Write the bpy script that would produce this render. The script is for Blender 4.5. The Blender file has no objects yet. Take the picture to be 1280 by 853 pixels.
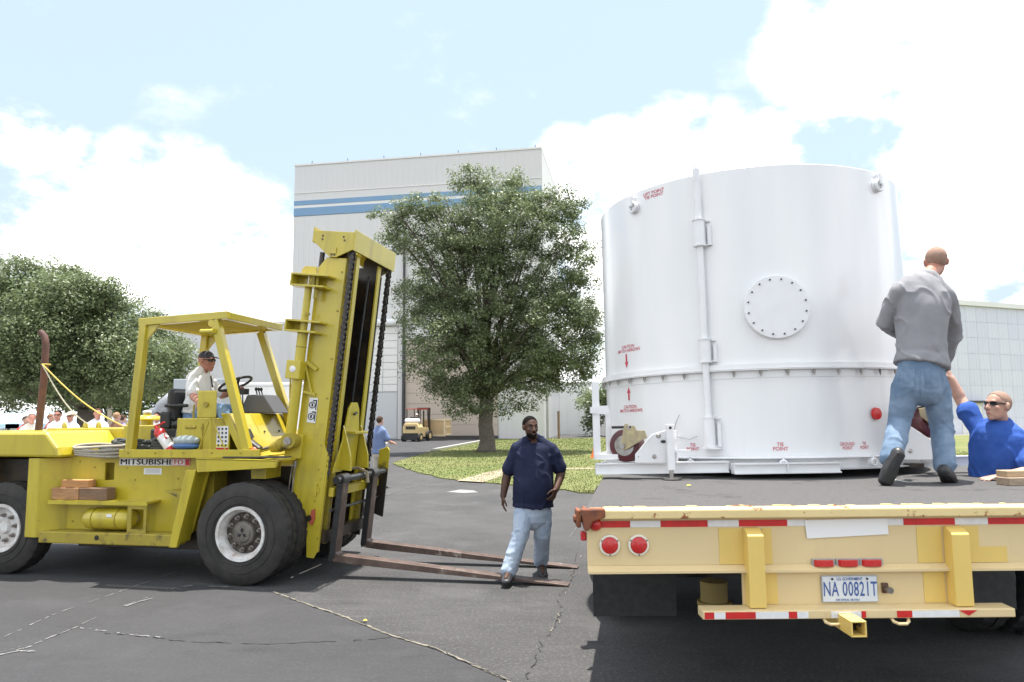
import bpy, math, random
import numpy as np
from mathutils import Vector, Matrix, noise
random.seed(7); np.random.seed(7)
SC = bpy.context.scene
COL = SC.collection
R = math.radians
# ------------------------------------------------------------------ camera
F = 900.0; H = 1.78; PITCH = math.atan(93 / F); ROLL = R(0.5)
cd = bpy.data.cameras.new('camera'); cam = bpy.data.objects.new('camera', cd); COL.objects.link(cam)
cd.sensor_width = 36; cd.lens = 36 * F / 1280; cd.clip_end = 3000; cd.clip_start = 0.05
cam.matrix_world = Matrix.Translation((0, 0, H)) @ Matrix.Rotation(R(90) + PITCH, 4, 'X') @ Matrix.Rotation(-ROLL, 4, 'Z')
SC.camera = cam
# ------------------------------------------------------------------ light
SUN_EL = R(82); SUN_AZ = math.atan2(0.5, 0.85)          # azimuth measured from +Y towards +X
w = bpy.data.worlds.new('World'); SC.world = w; w.use_nodes = True
sd = bpy.data.lights.new('sun', 'SUN'); sun = bpy.data.objects.new('sun', sd); COL.objects.link(sun)
sd.energy = 2.8; sd.angle = R(0.55); sd.color = (1.0, 0.955, 0.89)
sdir = Vector((math.cos(SUN_EL) * math.sin(SUN_AZ), math.cos(SUN_EL) * math.cos(SUN_AZ), math.sin(SUN_EL)))
sun.rotation_euler = sdir.to_track_quat('Z', 'Y').to_euler()
SC.view_settings.view_transform = 'Standard'; SC.view_settings.look = 'None'
SC.view_settings.exposure = 1.75; SC.view_settings.gamma = 1.0
SC.cycles.max_bounces = 6

def ray(px, py):
    x = px - 640; y = -(py - 426.5); c, s = math.cos(ROLL), math.sin(ROLL)
    xr = c * x + s * y; yr = -s * x + c * y
    return Vector((xr, F * math.cos(PITCH) - yr * math.sin(PITCH), F * math.sin(PITCH) + yr * math.cos(PITCH)))
def at(px, py, Y):
    d = ray(px, py); return Vector((0, 0, H)) + d * (Y / d.y)
def gz(px, py, z=0.0):
    d = ray(px, py); return Vector((0, 0, H)) + d * ((z - H) / d.z)

def sky_nodes():
    nt = w.node_tree; N = nt.nodes; L = nt.links
    for n in list(N): N.remove(n)
    out = N.new('ShaderNodeOutputWorld'); bg = N.new('ShaderNodeBackground'); bg.inputs['Strength'].default_value = 0.15
    sky = N.new('ShaderNodeTexSky'); sky.sky_type = 'NISHITA'; sky.sun_disc = False
    sky.sun_elevation = SUN_EL; sky.sun_rotation = SUN_AZ; sky.air_density = 1.0; sky.dust_density = 1.2; sky.ozone_density = 1.0
    tc = N.new('ShaderNodeTexCoord')
    nz = N.new('ShaderNodeTexNoise'); nz.inputs['Scale'].default_value = 6.5; nz.inputs['Detail'].default_value = 9; nz.inputs['Roughness'].default_value = 0.6
    mp = N.new('ShaderNodeMapping'); mp.inputs['Scale'].default_value = (1, 1, 1.7)
    L.new(tc.outputs['Generated'], mp.inputs['Vector']); L.new(mp.outputs['Vector'], nz.inputs['Vector'])
    def m(op, a, b=None, clamp=False):
        n = N.new('ShaderNodeMath'); n.operation = op; n.use_clamp = clamp
        for i, v in enumerate((a, b)):
            if v is None: continue
            if isinstance(v, (int, float)): n.inputs[i].default_value = v
            else: L.new(v, n.inputs[i])
        return n.outputs[0]
    blobs = [(70,300,70),(150,262,75),(230,270,70),(300,310,70),(120,350,90),(250,380,95),(330,360,60),(30,175,42),(80,185,32),
             (1090,40,110),(1190,90,120),(1060,110,60),(1150,160,70),(1250,200,90),(1220,320,110),(1290,420,120),
             (840,188,52),(900,195,50),(770,195,38),(715,215,42),(960,190,40),(760,300,60),(700,450,90),(60,470,160),(-150,380,160),(1400,100,160)]
    acc = None
    for px, py, r in blobs:
        d = ray(px, py).normalized()
        vm = N.new('ShaderNodeVectorMath'); vm.operation = 'DOT_PRODUCT'; vm.inputs[1].default_value = d
        L.new(tc.outputs['Generated'], vm.inputs[0])
        e = ray(px + r, py).normalized(); ce = d.dot(e)
        mr = N.new('ShaderNodeMapRange'); mr.inputs['From Min'].default_value = 1 - (1 - ce) * 2.6; mr.inputs['From Max'].default_value = 1.0
        mr.inputs['To Min'].default_value = 0; mr.inputs['To Max'].default_value = 1
        L.new(vm.outputs['Value'], mr.inputs['Value'])
        acc = mr.outputs[0] if acc is None else m('MAXIMUM', acc, mr.outputs[0])
    # the same broken cumulus all round the horizon and overhead
    nz2 = N.new('ShaderNodeTexNoise'); nz2.inputs['Scale'].default_value = 2.2; nz2.inputs['Detail'].default_value = 3
    L.new(mp.outputs['Vector'], nz2.inputs['Vector'])
    sep = N.new('ShaderNodeSeparateXYZ'); L.new(tc.outputs['Generated'], sep.inputs[0])
    behind = m('MULTIPLY', m('LESS_THAN', sep.outputs['Y'], 0.45), 1.0)
    gen = m('MULTIPLY', m('MULTIPLY', m('SUBTRACT', nz2.outputs[0], 0.38), 4.0, True), behind)
    acc = m('MAXIMUM', acc, gen)
    v = m('ADD', acc, m('MULTIPLY', m('SUBTRACT', nz.outputs[0], 0.5), m('ADD', m('MULTIPLY', acc, 4.2), 1.5)))
    mask = N.new('ShaderNodeMapRange'); mask.interpolation_type = 'SMOOTHSTEP'
    mask.inputs['From Min'].default_value = 0.10; mask.inputs['From Max'].default_value = 1.15
    L.new(v, mask.inputs['Value'])
    # thin milky veil over everything, thicker towards the horizon
    veil = m('MULTIPLY', m('POWER', m('SUBTRACT', 1.0, m('ABSOLUTE', sep.outputs['Z'])), 3.0), 0.55, True)
    veil2 = m('ADD', m('MULTIPLY', veil, .5), 0.74, True)
    mx0 = N.new('ShaderNodeMix'); mx0.data_type = 'RGBA'
    L.new(veil2, mx0.inputs[0]); L.new(sky.outputs[0], mx0.inputs[6]); mx0.inputs[7].default_value = (1.30, 1.53, 1.70, 1)
    cc = N.new('ShaderNodeMix'); cc.data_type = 'RGBA'
    L.new(nz.outputs[0], cc.inputs[0]); cc.inputs[6].default_value = (4.9, 4.9, 4.85, 1); cc.inputs[7].default_value = (6.2, 6.15, 6.05, 1)
    mx = N.new('ShaderNodeMix'); mx.data_type = 'RGBA'
    L.new(mask.outputs[0], mx.inputs[0]); L.new(mx0.outputs[2], mx.inputs[6]); L.new(cc.outputs[2], mx.inputs[7])
    L.new(mx.outputs[2], bg.inputs['Color']); L.new(bg.outputs[0], out.inputs[0])
sky_nodes()

# ------------------------------------------------------------------ materials
MATS = {}
def mat(name, col, rough=0.5, metal=0.0, col2=None, nscale=8.0, namt=1.0, bump=0.0, bscale=60.0, spots=None, sscale=3.0, sthr=0.62, sw=0.08,
        stretch=(1, 1, 1), coat=0.0, island=0.0, transl=0.0, spec=0.5, extra=None):
    if name in MATS: return MATS[name]
    M = bpy.data.materials.new(name); M.use_nodes = True; nt = M.node_tree; N = nt.nodes; L = nt.links
    b = N['Principled BSDF']; b.inputs['Roughness'].default_value = rough; b.inputs['Metallic'].default_value = metal
    b.inputs['Specular IOR Level'].default_value = spec
    if coat: b.inputs['Coat Weight'].default_value = coat; b.inputs['Coat Roughness'].default_value = 0.12
    c4 = lambda c: (c[0], c[1], c[2], 1)
    tc = N.new('ShaderNodeTexCoord'); mp = N.new('ShaderNodeMapping'); mp.inputs['Scale'].default_value = stretch
    L.new(tc.outputs['Object'], mp.inputs['Vector'])
    cur = None
    if col2 is not None:
        nz = N.new('ShaderNodeTexNoise'); nz.inputs['Scale'].default_value = nscale; nz.inputs['Detail'].default_value = 6; nz.inputs['Roughness'].default_value = 0.62
        L.new(mp.outputs[0], nz.inputs['Vector'])
        mr = N.new('ShaderNodeMapRange'); mr.inputs['From Min'].default_value = 0.36; mr.inputs['From Max'].default_value = 0.64; mr.inputs['To Max'].default_value = namt
        L.new(nz.outputs[0], mr.inputs['Value'])
        mx = N.new('ShaderNodeMix'); mx.data_type = 'RGBA'; L.new(mr.outputs[0], mx.inputs[0])
        mx.inputs[6].default_value = c4(col); mx.inputs[7].default_value = c4(col2); cur = mx.outputs[2]
    if spots:
        if not isinstance(spots[0], (tuple, list)): spots = [(spots, sscale, sthr, sw)]
        for sp in spots:
            sp_c, sp_s, sp_t, sp_w = sp[:4]; n2 = N.new('ShaderNodeTexNoise'); n2.inputs['Scale'].default_value = sp_s; n2.inputs['Detail'].default_value = 8; n2.inputs['Roughness'].default_value = 0.7
            if len(sp) > 4:
                mp2 = N.new('ShaderNodeMapping'); mp2.inputs['Scale'].default_value = sp[4]; L.new(tc.outputs['Object'], mp2.inputs[0]); L.new(mp2.outputs[0], n2.inputs['Vector'])
            else: L.new(tc.outputs['Object'], n2.inputs['Vector'])
            r2 = N.new('ShaderNodeMapRange'); r2.inputs['From Min'].default_value = sp_t; r2.inputs['From Max'].default_value = sp_t + sp_w
            L.new(n2.outputs[0], r2.inputs['Value'])
            m2 = N.new('ShaderNodeMix'); m2.data_type = 'RGBA'; L.new(r2.outputs[0], m2.inputs[0])
            if cur is None: m2.inputs[6].default_value = c4(col)
            else: L.new(cur, m2.inputs[6])
            m2.inputs[7].default_value = c4(sp_c); cur = m2.outputs[2]
    if island:
        g = N.new('ShaderNodeNewGeometry'); hs = N.new('ShaderNodeHueSaturation')
        mr = N.new('ShaderNodeMapRange'); mr.inputs['To Min'].default_value = 1 - island; mr.inputs['To Max'].default_value = 1 + island
        L.new(g.outputs['Random Per Island'], mr.inputs['Value']); L.new(mr.outputs[0], hs.inputs['Value'])
        if cur is None: hs.inputs['Color'].default_value = c4(col)
        else: L.new(cur, hs.inputs['Color'])
        cur = hs.outputs[0]
    if cur is None: b.inputs['Base Color'].default_value = c4(col)
    else: L.new(cur, b.inputs['Base Color'])
    if bump:
        n3 = N.new('ShaderNodeTexNoise'); n3.inputs['Scale'].default_value = bscale; n3.inputs['Detail'].default_value = 4
        L.new(mp.outputs[0], n3.inputs['Vector'])
        bp = N.new('ShaderNodeBump'); bp.inputs['Strength'].default_value = bump; bp.inputs['Distance'].default_value = 0.01
        L.new(n3.outputs[0], bp.inputs['Height']); L.new(bp.outputs[0], b.inputs['Normal'])
    if transl:
        tr = N.new('ShaderNodeBsdfTranslucent'); ms = N.new('ShaderNodeMixShader'); ms.inputs[0].default_value = transl
        if cur is not None: L.new(cur, tr.inputs[0])
        else: tr.inputs[0].default_value = c4(col)
        o = N['Material Output']; L.new(b.outputs[0], ms.inputs[1]); L.new(tr.outputs[0], ms.inputs[2]); L.new(ms.outputs[0], o.inputs[0])
    if extra: extra(M, nt, b)
    MATS[name] = M; return M

YEL = mat('forklift_yellow', (0.49, 0.395, 0.021), 0.40, col2=(0.53, 0.425, 0.030), nscale=3, spots=[((0.35, 0.27, 0.025), 5, 0.50, 0.25, (1, 1, .12)), ((0.20, 0.15, 0.03), 8, 0.66, 0.10, (1, 1, .10)), ((0.34, 0.25, 0.03), 2.5, 0.60, 0.2), ((0.07, 0.05, 0.025), 7, 0.66, 0.06), ((0.30, 0.10, 0.03), 16, 0.74, 0.03)], bump=0.05, bscale=30, coat=0.5)
YELD = mat('forklift_yellow_dirty', (0.36, 0.29, 0.03), 0.55, col2=(0.33, 0.25, 0.03), nscale=4, spots=[((0.06, 0.045, 0.025), 5, 0.56, 0.12), ((0.23, 0.07, 0.02), 11, 0.68, 0.05)], bump=0.1, bscale=40)
GREASE = mat('greasy_black', (0.012, 0.011, 0.010), 0.35, col2=(0.045, 0.03, 0.015), nscale=6, bump=0.15, bscale=30)
BLACK = mat('black_rubber_plastic', (0.018, 0.018, 0.019), 0.6, col2=(0.03, 0.03, 0.03), nscale=20)
TYRE = mat('tyre_rubber', (0.019, 0.018, 0.017), 0.75, col2=(0.040, 0.036, 0.032), nscale=5, bump=0.1, bscale=80)
STEELD = mat('dark_steel', (0.10, 0.095, 0.09), 0.45, 0.6, col2=(0.05, 0.05, 0.05), nscale=9, bump=0.1)
STEEL = mat('bright_steel', (0.45, 0.44, 0.42), 0.3, 0.9, col2=(0.25, 0.22, 0.2), nscale=12)
CHAIN = mat('oiled_chain_steel', (0.035, 0.033, 0.032), 0.35, 0.5, col2=(0.07, 0.06, 0.055), nscale=30)
RUST = mat('worn_fork_steel', (0.15, 0.105, 0.085), 0.5, 0.35, col2=(0.09, 0.06, 0.048), nscale=7, spots=[((0.36, 0.30, 0.26), 4, 0.58, 0.1)], bump=0.2, bscale=40)
RUSTO = mat('orange_rust', (0.25, 0.085, 0.035), 0.8, col2=(0.14, 0.05, 0.03), nscale=14, spots=[((0.62, 0.50, 0.25), 8, 0.62, 0.04)], bump=0.3, bscale=60)
PIPEB = mat('brown_rusty_pipe', (0.13, 0.055, 0.04), 0.75, col2=(0.08, 0.04, 0.035), nscale=12, bump=0.2)
RIMW = mat('rim_white_paint', (0.72, 0.72, 0.70), 0.5, col2=(0.5, 0.46, 0.42), nscale=9, spots=[((0.25, 0.06, 0.04), 8, 0.63, 0.06)])
HUB = mat('greasy_hub_metal', (0.12, 0.10, 0.08), 0.5, 0.5, col2=(0.05, 0.04, 0.035), nscale=14, bump=0.2)
WOOD = mat('timber', (0.46, 0.26, 0.12), 0.8, col2=(0.30, 0.15, 0.07), nscale=6, stretch=(1, 14, 14), bump=0.2)
WOODD = mat('timber_weathered', (0.24, 0.15, 0.09), 0.85, col2=(0.15, 0.09, 0.055), nscale=6, stretch=(1, 14, 14), bump=0.2)
WOODG = mat('timber_grey', (0.40, 0.31, 0.22), 0.85, col2=(0.26, 0.19, 0.14), nscale=6, stretch=(1, 14, 14), bump=0.2)
WPAINT = mat('container_white_paint', (0.80, 0.80, 0.80), 0.28, col2=(0.775, 0.775, 0.778), nscale=1.2, stretch=(3, 3, 0.35), coat=0.3, bump=0.10, bscale=1.6, spots=[((0.70, 0.69, 0.675), 5, 0.64, 0.2, (1, 1, .08)), ((0.40, 0.33, 0.27), 14, 0.76, 0.04)])
WPAINT2 = mat('white_steel_paint', (0.79, 0.79, 0.795), 0.35, col2=(0.75, 0.75, 0.755), nscale=6, spots=[((0.45, 0.42, 0.38), 9, 0.70, 0.05)])
CREAM = mat('trailer_cream_yellow', (0.70, 0.55, 0.30), 0.42, col2=(0.67, 0.52, 0.28), nscale=2, spots=[((0.76, 0.60, 0.32), 1.4, 0.55, 0.25), ((0.50, 0.38, 0.19), 4, 0.60, 0.2, (1, 1, .15)), ((0.35, 0.15, 0.05), 16, 0.72, 0.03)], coat=0.1)
CREAM2 = mat('trailer_deeper_yellow', (0.74, 0.53, 0.15), 0.42, col2=(0.70, 0.50, 0.14), nscale=3)
CREAMR = mat('trailer_edge_chipped', (0.76, 0.60, 0.30), 0.5, col2=(0.70, 0.54, 0.25), nscale=3, spots=[((0.28, 0.09, 0.03), 8, 0.585, 0.03), ((0.12, 0.06, 0.04), 24, 0.66, 0.03)], bump=0.2, bscale=30)
DECK = mat('trailer_deck_grit', (0.060, 0.058, 0.058), 0.92, col2=(0.092, 0.089, 0.087), nscale=70, spots=[((0.035, 0.033, 0.032), 2.0, 0.60, 0.1)], bump=0.5, bscale=220)
REDT = mat('reflective_red', (0.62, 0.02, 0.018), 0.35, col2=(0.5, 0.02, 0.02), nscale=30)
WHT = mat('reflective_white', (0.78, 0.78, 0.78), 0.35, col2=(0.7, 0.7, 0.7), nscale=30)
REDL = mat('lamp_red_lens', (0.55, 0.008, 0.008), 0.15, coat=0.6, bump=0.4, bscale=250)
INKR = mat('ink_red', (0.55, 0.06, 0.09), 0.6); INKK = mat('ink_black', (0.015, 0.015, 0.02), 0.5); INKB = mat('ink_blue', (0.05, 0.10, 0.30), 0.5)
PAPER = mat('white_label', (0.80, 0.80, 0.79), 0.6); PLATE = mat('plate_white', (0.62, 0.66, 0.70), 0.4)
CASTER = mat('maroon_polyurethane', (0.09, 0.013, 0.017), 0.35, col2=(0.06, 0.014, 0.018), nscale=20)
ZINC = mat('gold_zinc_plating', (0.50, 0.42, 0.24), 0.35, 0.6, col2=(0.35, 0.30, 0.2), nscale=14)
ORANGE = mat('cone_orange', (0.75, 0.15, 0.02), 0.5)

# ------------------------------------------------------------------ mesh builder
class MB:
    def __init__(s): s.v = []; s.f = []; s.m = []; s.mi = 0
    def add(s, vs, fs):
        o = len(s.v); s.v += [tuple(v) for v in vs]; s.f += [tuple(i + o for i in f) for f in fs]; s.m += [s.mi] * len(fs); return s
    def box(s, x0, x1, y0, y1, z0, z1):
        return s.add([(x0,y0,z0),(x1,y0,z0),(x1,y1,z0),(x0,y1,z0),(x0,y0,z1),(x1,y0,z1),(x1,y1,z1),(x0,y1,z1)],
                     [(0,3,2,1),(4,5,6,7),(0,1,5,4),(1,2,6,5),(2,3,7,6),(3,0,4,7)])
    def prism(s, poly, d0, d1, axis='y'):
        """polygon (a,b) extruded along an axis: y -> (a,d,b); z -> (a,b,d); x -> (d,a,b)"""
        mk = {'y': lambda a, b, d: (a, d, b), 'z': lambda a, b, d: (a, b, d), 'x': lambda a, b, d: (d, a, b)}[axis]
        n = len(poly); vs = [mk(a, b, d0) for a, b in poly] + [mk(a, b, d1) for a, b in poly]
        fs = [tuple(range(n)), tuple(range(2 * n - 1, n - 1, -1))] + [(i, i + n, (i + 1) % n + n, (i + 1) % n) for i in range(n)]
        return s.add(vs, fs)
    def beam(s, p, q, wx, wy, up=(0, 0, 1)):
        p = Vector(p); q = Vector(q); d = (q - p).normalized(); u = Vector(up); a = d.cross(u)
        if a.length < 1e-4: a = d.cross(Vector((1, 0, 0)))
        a.normalize(); b = a.cross(d); a *= wx / 2; b *= wy / 2
        vs = [p-a-b, p+a-b, p+a+b, p-a+b, q-a-b, q+a-b, q+a+b, q-a+b]
        return s.add(vs, [(0,1,2,3),(7,6,5,4),(0,4,5,1),(1,5,6,2),(2,6,7,3),(3,7,4,0)])
    def tube(s, pts, rad, n=10, cap=True, rx=None, right=None, round_ends=False):
        pts = [Vector(p) for p in pts]; k = len(pts)
        if not hasattr(rad, '__len__'): rad = [rad] * k
        if rx is None: rx = rad
        elif not hasattr(rx, '__len__'): rx = [rx] * k
        if round_ends:
            d0 = (pts[0] - pts[1]).normalized(); d1 = (pts[-1] - pts[-2]).normalized()
            e0 = min(rad[0], rx[0]); e1 = min(rad[-1], rx[-1])
            A = [(pts[0] + d0 * e0, .25), (pts[0] + d0 * e0 * .75, .66), (pts[0] + d0 * e0 * .4, .92)]
            Bq = [(pts[-1] + d1 * e1 * .4, .92), (pts[-1] + d1 * e1 * .75, .66), (pts[-1] + d1 * e1, .25)]
            rad = [rad[0] * f for _, f in A] + list(rad) + [rad[-1] * f for _, f in Bq]
            rx = [rx[0] * f for _, f in A] + list(rx) + [rx[-1] * f for _, f in Bq]
            pts = [p for p, _ in A] + pts + [p for p, _ in Bq]; k = len(pts)
        vs = []; pa = None
        for i, p in enumerate(pts):
            t = (pts[min(i + 1, k - 1)] - pts[max(i - 1, 0)]).normalized()
            if right is not None: a = Vector(right) - t * t.dot(Vector(right))
            elif pa is None: a = t.orthogonal()
            else: a = pa - t * t.dot(pa)
            a.normalize(); pa = a; b = t.cross(a)
            for j in range(n):
                th = 2 * math.pi * j / n; vs.append(p + a * (rx[i] * math.cos(th)) + b * (rad[i] * math.sin(th)))
        fs = [(i * n + j, i * n + (j + 1) % n, (i + 1) * n + (j + 1) % n, (i + 1) * n + j) for i in range(k - 1) for j in range(n)]
        if cap: fs += [tuple(range(n - 1, -1, -1)), tuple(range((k - 1) * n, k * n))]
        return s.add(vs, fs)
    def cyl(s, p, q, r, n=20, r2=None): return s.tube([p, q], [r, r if r2 is None else r2], n)
    def lathe(s, prof, origin, axis, n=32, mod=None, closed=False):
        """prof: (distance along axis, radius)"""
        o = Vector(origin); t = Vector(axis).normalized(); a = t.orthogonal().normalized(); b = t.cross(a); k = len(prof); vs = []
        for i, (d, r) in enumerate(prof):
            for j in range(n):
                rr = r if mod is None else mod(i, j, r); th = 2 * math.pi * j / n
                vs.append(o + t * d + a * (rr * math.cos(th)) + b * (rr * math.sin(th)))
        K = k if closed else k - 1
        fs = [(i * n + j, i * n + (j + 1) % n, ((i + 1) % k) * n + (j + 1) % n, ((i + 1) % k) * n + j) for i in range(K) for j in range(n)]
        if not closed:
            if prof[0][1] > 1e-5: fs.append(tuple(range(n - 1, -1, -1)))
            if prof[-1][1] > 1e-5: fs.append(tuple(range((k - 1) * n, k * n)))
        return s.add(vs, fs)
    def ell(s, c, r, M=None, nu=14, nv=9):
        c = Vector(c); vs = []; M = M or Matrix.Identity(3)
        for i in range(nv + 1):
            ph = math.pi * (i / nv) ; ph = min(max(ph, 0.05), math.pi - 0.05)
            for j in range(nu):
                th = 2 * math.pi * j / nu
                vs.append(c + M @ Vector((r[0] * math.sin(ph) * math.cos(th), r[1] * math.sin(ph) * math.sin(th), r[2] * math.cos(ph))))
        fs = [(i * nu + j, (i + 1) * nu + j, (i + 1) * nu + (j + 1) % nu, i * nu + (j + 1) % nu) for i in range(nv) for j in range(nu)]
        fs += [tuple(range(nu)), tuple(range((nv + 1) * nu - 1, nv * nu - 1, -1))]
        return s.add(vs, fs)
    def torus(s, c, axis, R0, r, n=32, m=8):
        o = Vector(c); t = Vector(axis).normalized(); a = t.orthogonal().normalized(); b = t.cross(a); vs = []
        for i in range(n):
            th = 2 * math.pi * i / n; e = a * math.cos(th) + b * math.sin(th)
            for j in range(m):
                ph = 2 * math.pi * j / m; vs.append(o + e * (R0 + r * math.cos(ph)) + t * (r * math.sin(ph)))
        return s.add(vs, [(i * m + j, ((i + 1) % n) * m + j, ((i + 1) % n) * m + (j + 1) % m, i * m + (j + 1) % m) for i in range(n) for j in range(m)])
    def mesh(s, name):
        me = bpy.data.meshes.new(name); me.from_pydata(s.v, [], s.f); me.validate(); me.update(); return me

def fixnormals(me):
    import bmesh
    bm = bmesh.new(); bm.from_mesh(me); bmesh.ops.recalc_face_normals(bm, faces=bm.faces); bm.to_mesh(me); bm.free()

def part(name, mb, m, parent=None, loc=None, rot=None, label=None, smooth=False, bevel=0.0, world=False, kind=None, cat=None, group=None):
    me = mb if isinstance(mb, bpy.types.Mesh) else mb.mesh(name)
    if not isinstance(mb, bpy.types.Mesh): fixnormals(me)
    mm = m if isinstance(m, (list, tuple)) else [m]
    if len(me.materials) == 0:
        for x in mm: me.materials.append(x)
        if isinstance(mb, MB) and len(mm) > 1 and len(mb.m) == len(me.polygons): me.polygons.foreach_set('material_index', mb.m)
    if smooth:
        me.polygons.foreach_set('use_smooth', [True] * len(me.polygons))
        if smooth is not True: me.set_sharp_from_angle(angle=R(smooth))
    o = bpy.data.objects.new(name, me); COL.objects.link(o)
    if parent is not None:
        o.parent = parent
        if world:
            mw = Matrix.Identity(4); p = parent
            chain = []
            while p: chain.append(p); p = p.parent
            for p in reversed(chain): mw = mw @ p.matrix_basis
            o.matrix_basis = mw.inverted()
    if loc is not None: o.location = loc
    if rot is not None: o.rotation_euler = rot
    if bevel:
        b = o.modifiers.new('bevel', 'BEVEL'); b.width = bevel; b.segments = 2; b.limit_method = 'ANGLE'; b.angle_limit = R(40)
    if label: o['label'] = label
    if kind: o['kind'] = kind
    if cat: o['category'] = cat
    if group: o['group'] = group
    return o
def thing(name, label, cat, loc=(0, 0, 0), rz=0.0, group=None):
    o = bpy.data.objects.new(name, None); COL.objects.link(o); o.location = loc; o.rotation_euler = (0, 0, rz); o.empty_display_size = 0.2
    o['label'] = label; o['category'] = cat
    if group: o['group'] = group
    return o
def copy_tree(o, parent=None):
    c = o.copy(); COL.objects.link(c); c.parent = parent
    for ch in list(o.children): copy_tree(ch, c)
    return c
def struct(name, mb, m, **k): return part(name, mb, m, kind='structure', **k)
DG = None
def evaluated(o):
    dg = bpy.context.evaluated_depsgraph_get(); e = o.evaluated_get(dg); me = bpy.data.meshes.new_from_object(e); return me
def text_mesh(body, size, bold=0.0, ax='CENTER', sx=1.0, space=1.0):
    cu = bpy.data.curves.new('lettering', 'FONT'); cu.body = body; cu.size = size; cu.align_x = ax; cu.align_y = 'CENTER'
    cu.offset = bold; cu.space_line = 0.85; cu.space_character = space; cu.resolution_u = 3
    o = bpy.data.objects.new('tmp', cu); COL.objects.link(o); me = evaluated(o)
    bpy.data.objects.remove(o); bpy.data.curves.remove(cu)
    if sx != 1.0:
        for v in me.vertices: v.co.x *= sx
    return me
def text_part(body, size, m, parent, loc, rot, bold=0.0, sx=1.0, space=1.0, name='lettering', ax='CENTER'):
    me = text_mesh(body, size, bold, ax, sx, space); me.materials.clear(); me.materials.append(m)
    o = part(name, me, m, parent, loc=loc, rot=rot); return o
FRONT = (R(90), 0, 0)   # text standing upright, readable from -Y
# ------------------------------------------------------------------ big yellow forklift (local x forward, y away from the camera, z up)
FK = thing('forklift', 'large yellow forklift truck with tall mast and driver aboard, forks lowered to the asphalt', 'forklift', (-2.87, 7.84, 0), R(-11.5))
def fk(name, mb, m=None, parent=None, **k): return part(name, mb, m or YEL, parent or FK, **k)
def FW(x, y, z): return FK.matrix_basis @ Vector((x, y, z))

def tyre_mesh(R0, wd, rr, n=112, depth=.020):
    mb = MB()
    prof = [(.02, rr), (0.0, rr + .02), (-.012, rr + .09), (-.006, R0 - .10), (.012, R0 - .035), (.03, R0 - .006), (wd * .30, R0), (wd * .46, R0), (wd * .47, R0 - depth), (wd * .53, R0 - depth), (wd * .54, R0),
            (wd * .70, R0), (wd - .03, R0 - .006), (wd - .012, R0 - .035), (wd + .006, R0 - .10), (wd + .012, rr + .09), (wd, rr + .02), (wd - .02, rr)]
    def mod(i, j, r):
        if i in (5, 6, 11, 12):
            jj = j if i < 8 else j + 2
            return r - depth * (1 if i in (6, 11) else .35) if jj % 4 == 0 else r
        return r
    mb.lathe(prof, (0, 0, 0), (0, 1, 0), n, mod, closed=True)
    # raised rings on the sidewall
    for q in (rr + .06, R0 - .14): mb.torus((0, -.010, 0), (0, 1, 0), q, .006, 64, 6)
    return mb
def wheel(s, y, z, R0, wd, rr, parent, name='wheel', hub=True, dished=True):
    wl = bpy.data.objects.new(name, None); COL.objects.link(wl); wl.parent = parent; wl.location = (s, y, z)
    fk('tyre', tyre_mesh(R0, wd, rr), TYRE, wl, smooth=35)
    rim = MB(); rim.lathe([(wd * .6, rr * .7), (wd * .5, rr * .80), (.075, rr * .84), (.04, rr * .86), (.02, rr * .93), (-.012, rr * .97), (-.014, rr + .022), (.01, rr + .03), (.03, rr), (wd * .6, rr)], (0, 0, 0), (0, 1, 0), 56)
    fk('rim', rim, RIMW, wl, smooth=35)
    return wl
# front near wheel pair
FWZ = .545
w1 = wheel(-.05, 0.0, FWZ, .545, .25, .265, FK)
disc = MB(); disc.lathe([(.10, 0.0001), (.10, .215), (.085, .228), (.06, .228), (.10, .23), (.14, .235)], (0, 0, 0), (0, 1, 0), 48)
fk('hub_disc', disc, HUB, w1, smooth=30)
cap_ = MB(); cap_.lathe([(.035, .0001), (.035, .085), (.045, .095), (.05, .098), (.055, .125), (.075, .135), (.11, .137)], (0, 0, 0), (0, 1, 0), 40)
for k in range(24):
    a = 2 * math.pi * k / 24; cap_.cyl((math.cos(a) * .116, .045, math.sin(a) * .116), (math.cos(a) * .116, .06, math.sin(a) * .116), .009, 6)
fk('hub_cap', cap_, mat('hub_cap_metal', (.23, .21, .18), .45, .4, col2=(.12, .11, .09), nscale=14), w1, smooth=30)
logo = MB()
for k in range(3):
    a = math.pi / 2 + k * 2 * math.pi / 3; u = Vector((math.cos(a), 0, math.sin(a))); v = Vector((-math.sin(a), 0, math.cos(a)))
    c = Vector((0, .030, 0)); P = [c + u * .005, c + u * .034 + v * .020, c + u * .064, c + u * .034 - v * .020]
    Q = [p + Vector((0, .006, 0)) for p in P]; logo.add(P + Q, [(0, 1, 2, 3), (7, 6, 5, 4), (0, 4, 5, 1), (1, 5, 6, 2), (2, 6, 7, 3), (3, 7, 4, 0)])
fk('hub_emblem', logo, INKK, w1)
nut = MB(); nut.cyl((0, -.045, 0), (0, .01, 0), .017, 6); nut.cyl((0, -.01, 0), (0, .012, 0), .026, 12)
nm = nut.mesh('lug_nut'); fixnormals(nm)
for k in range(10):
    a = 2 * math.pi * (k + .3) / 10
    fk('lug_nut', nm, STEELD if k % 3 else STEEL, w1, loc=(math.cos(a) * .178, .095, math.sin(a) * .178))
w1b = wheel(-.05, .285, FWZ, .545, .235, .265, FK)
for y in (1.60, 1.88):
    ww = wheel(-.05, y, FWZ, .545, .24, .265, FK)
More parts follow.
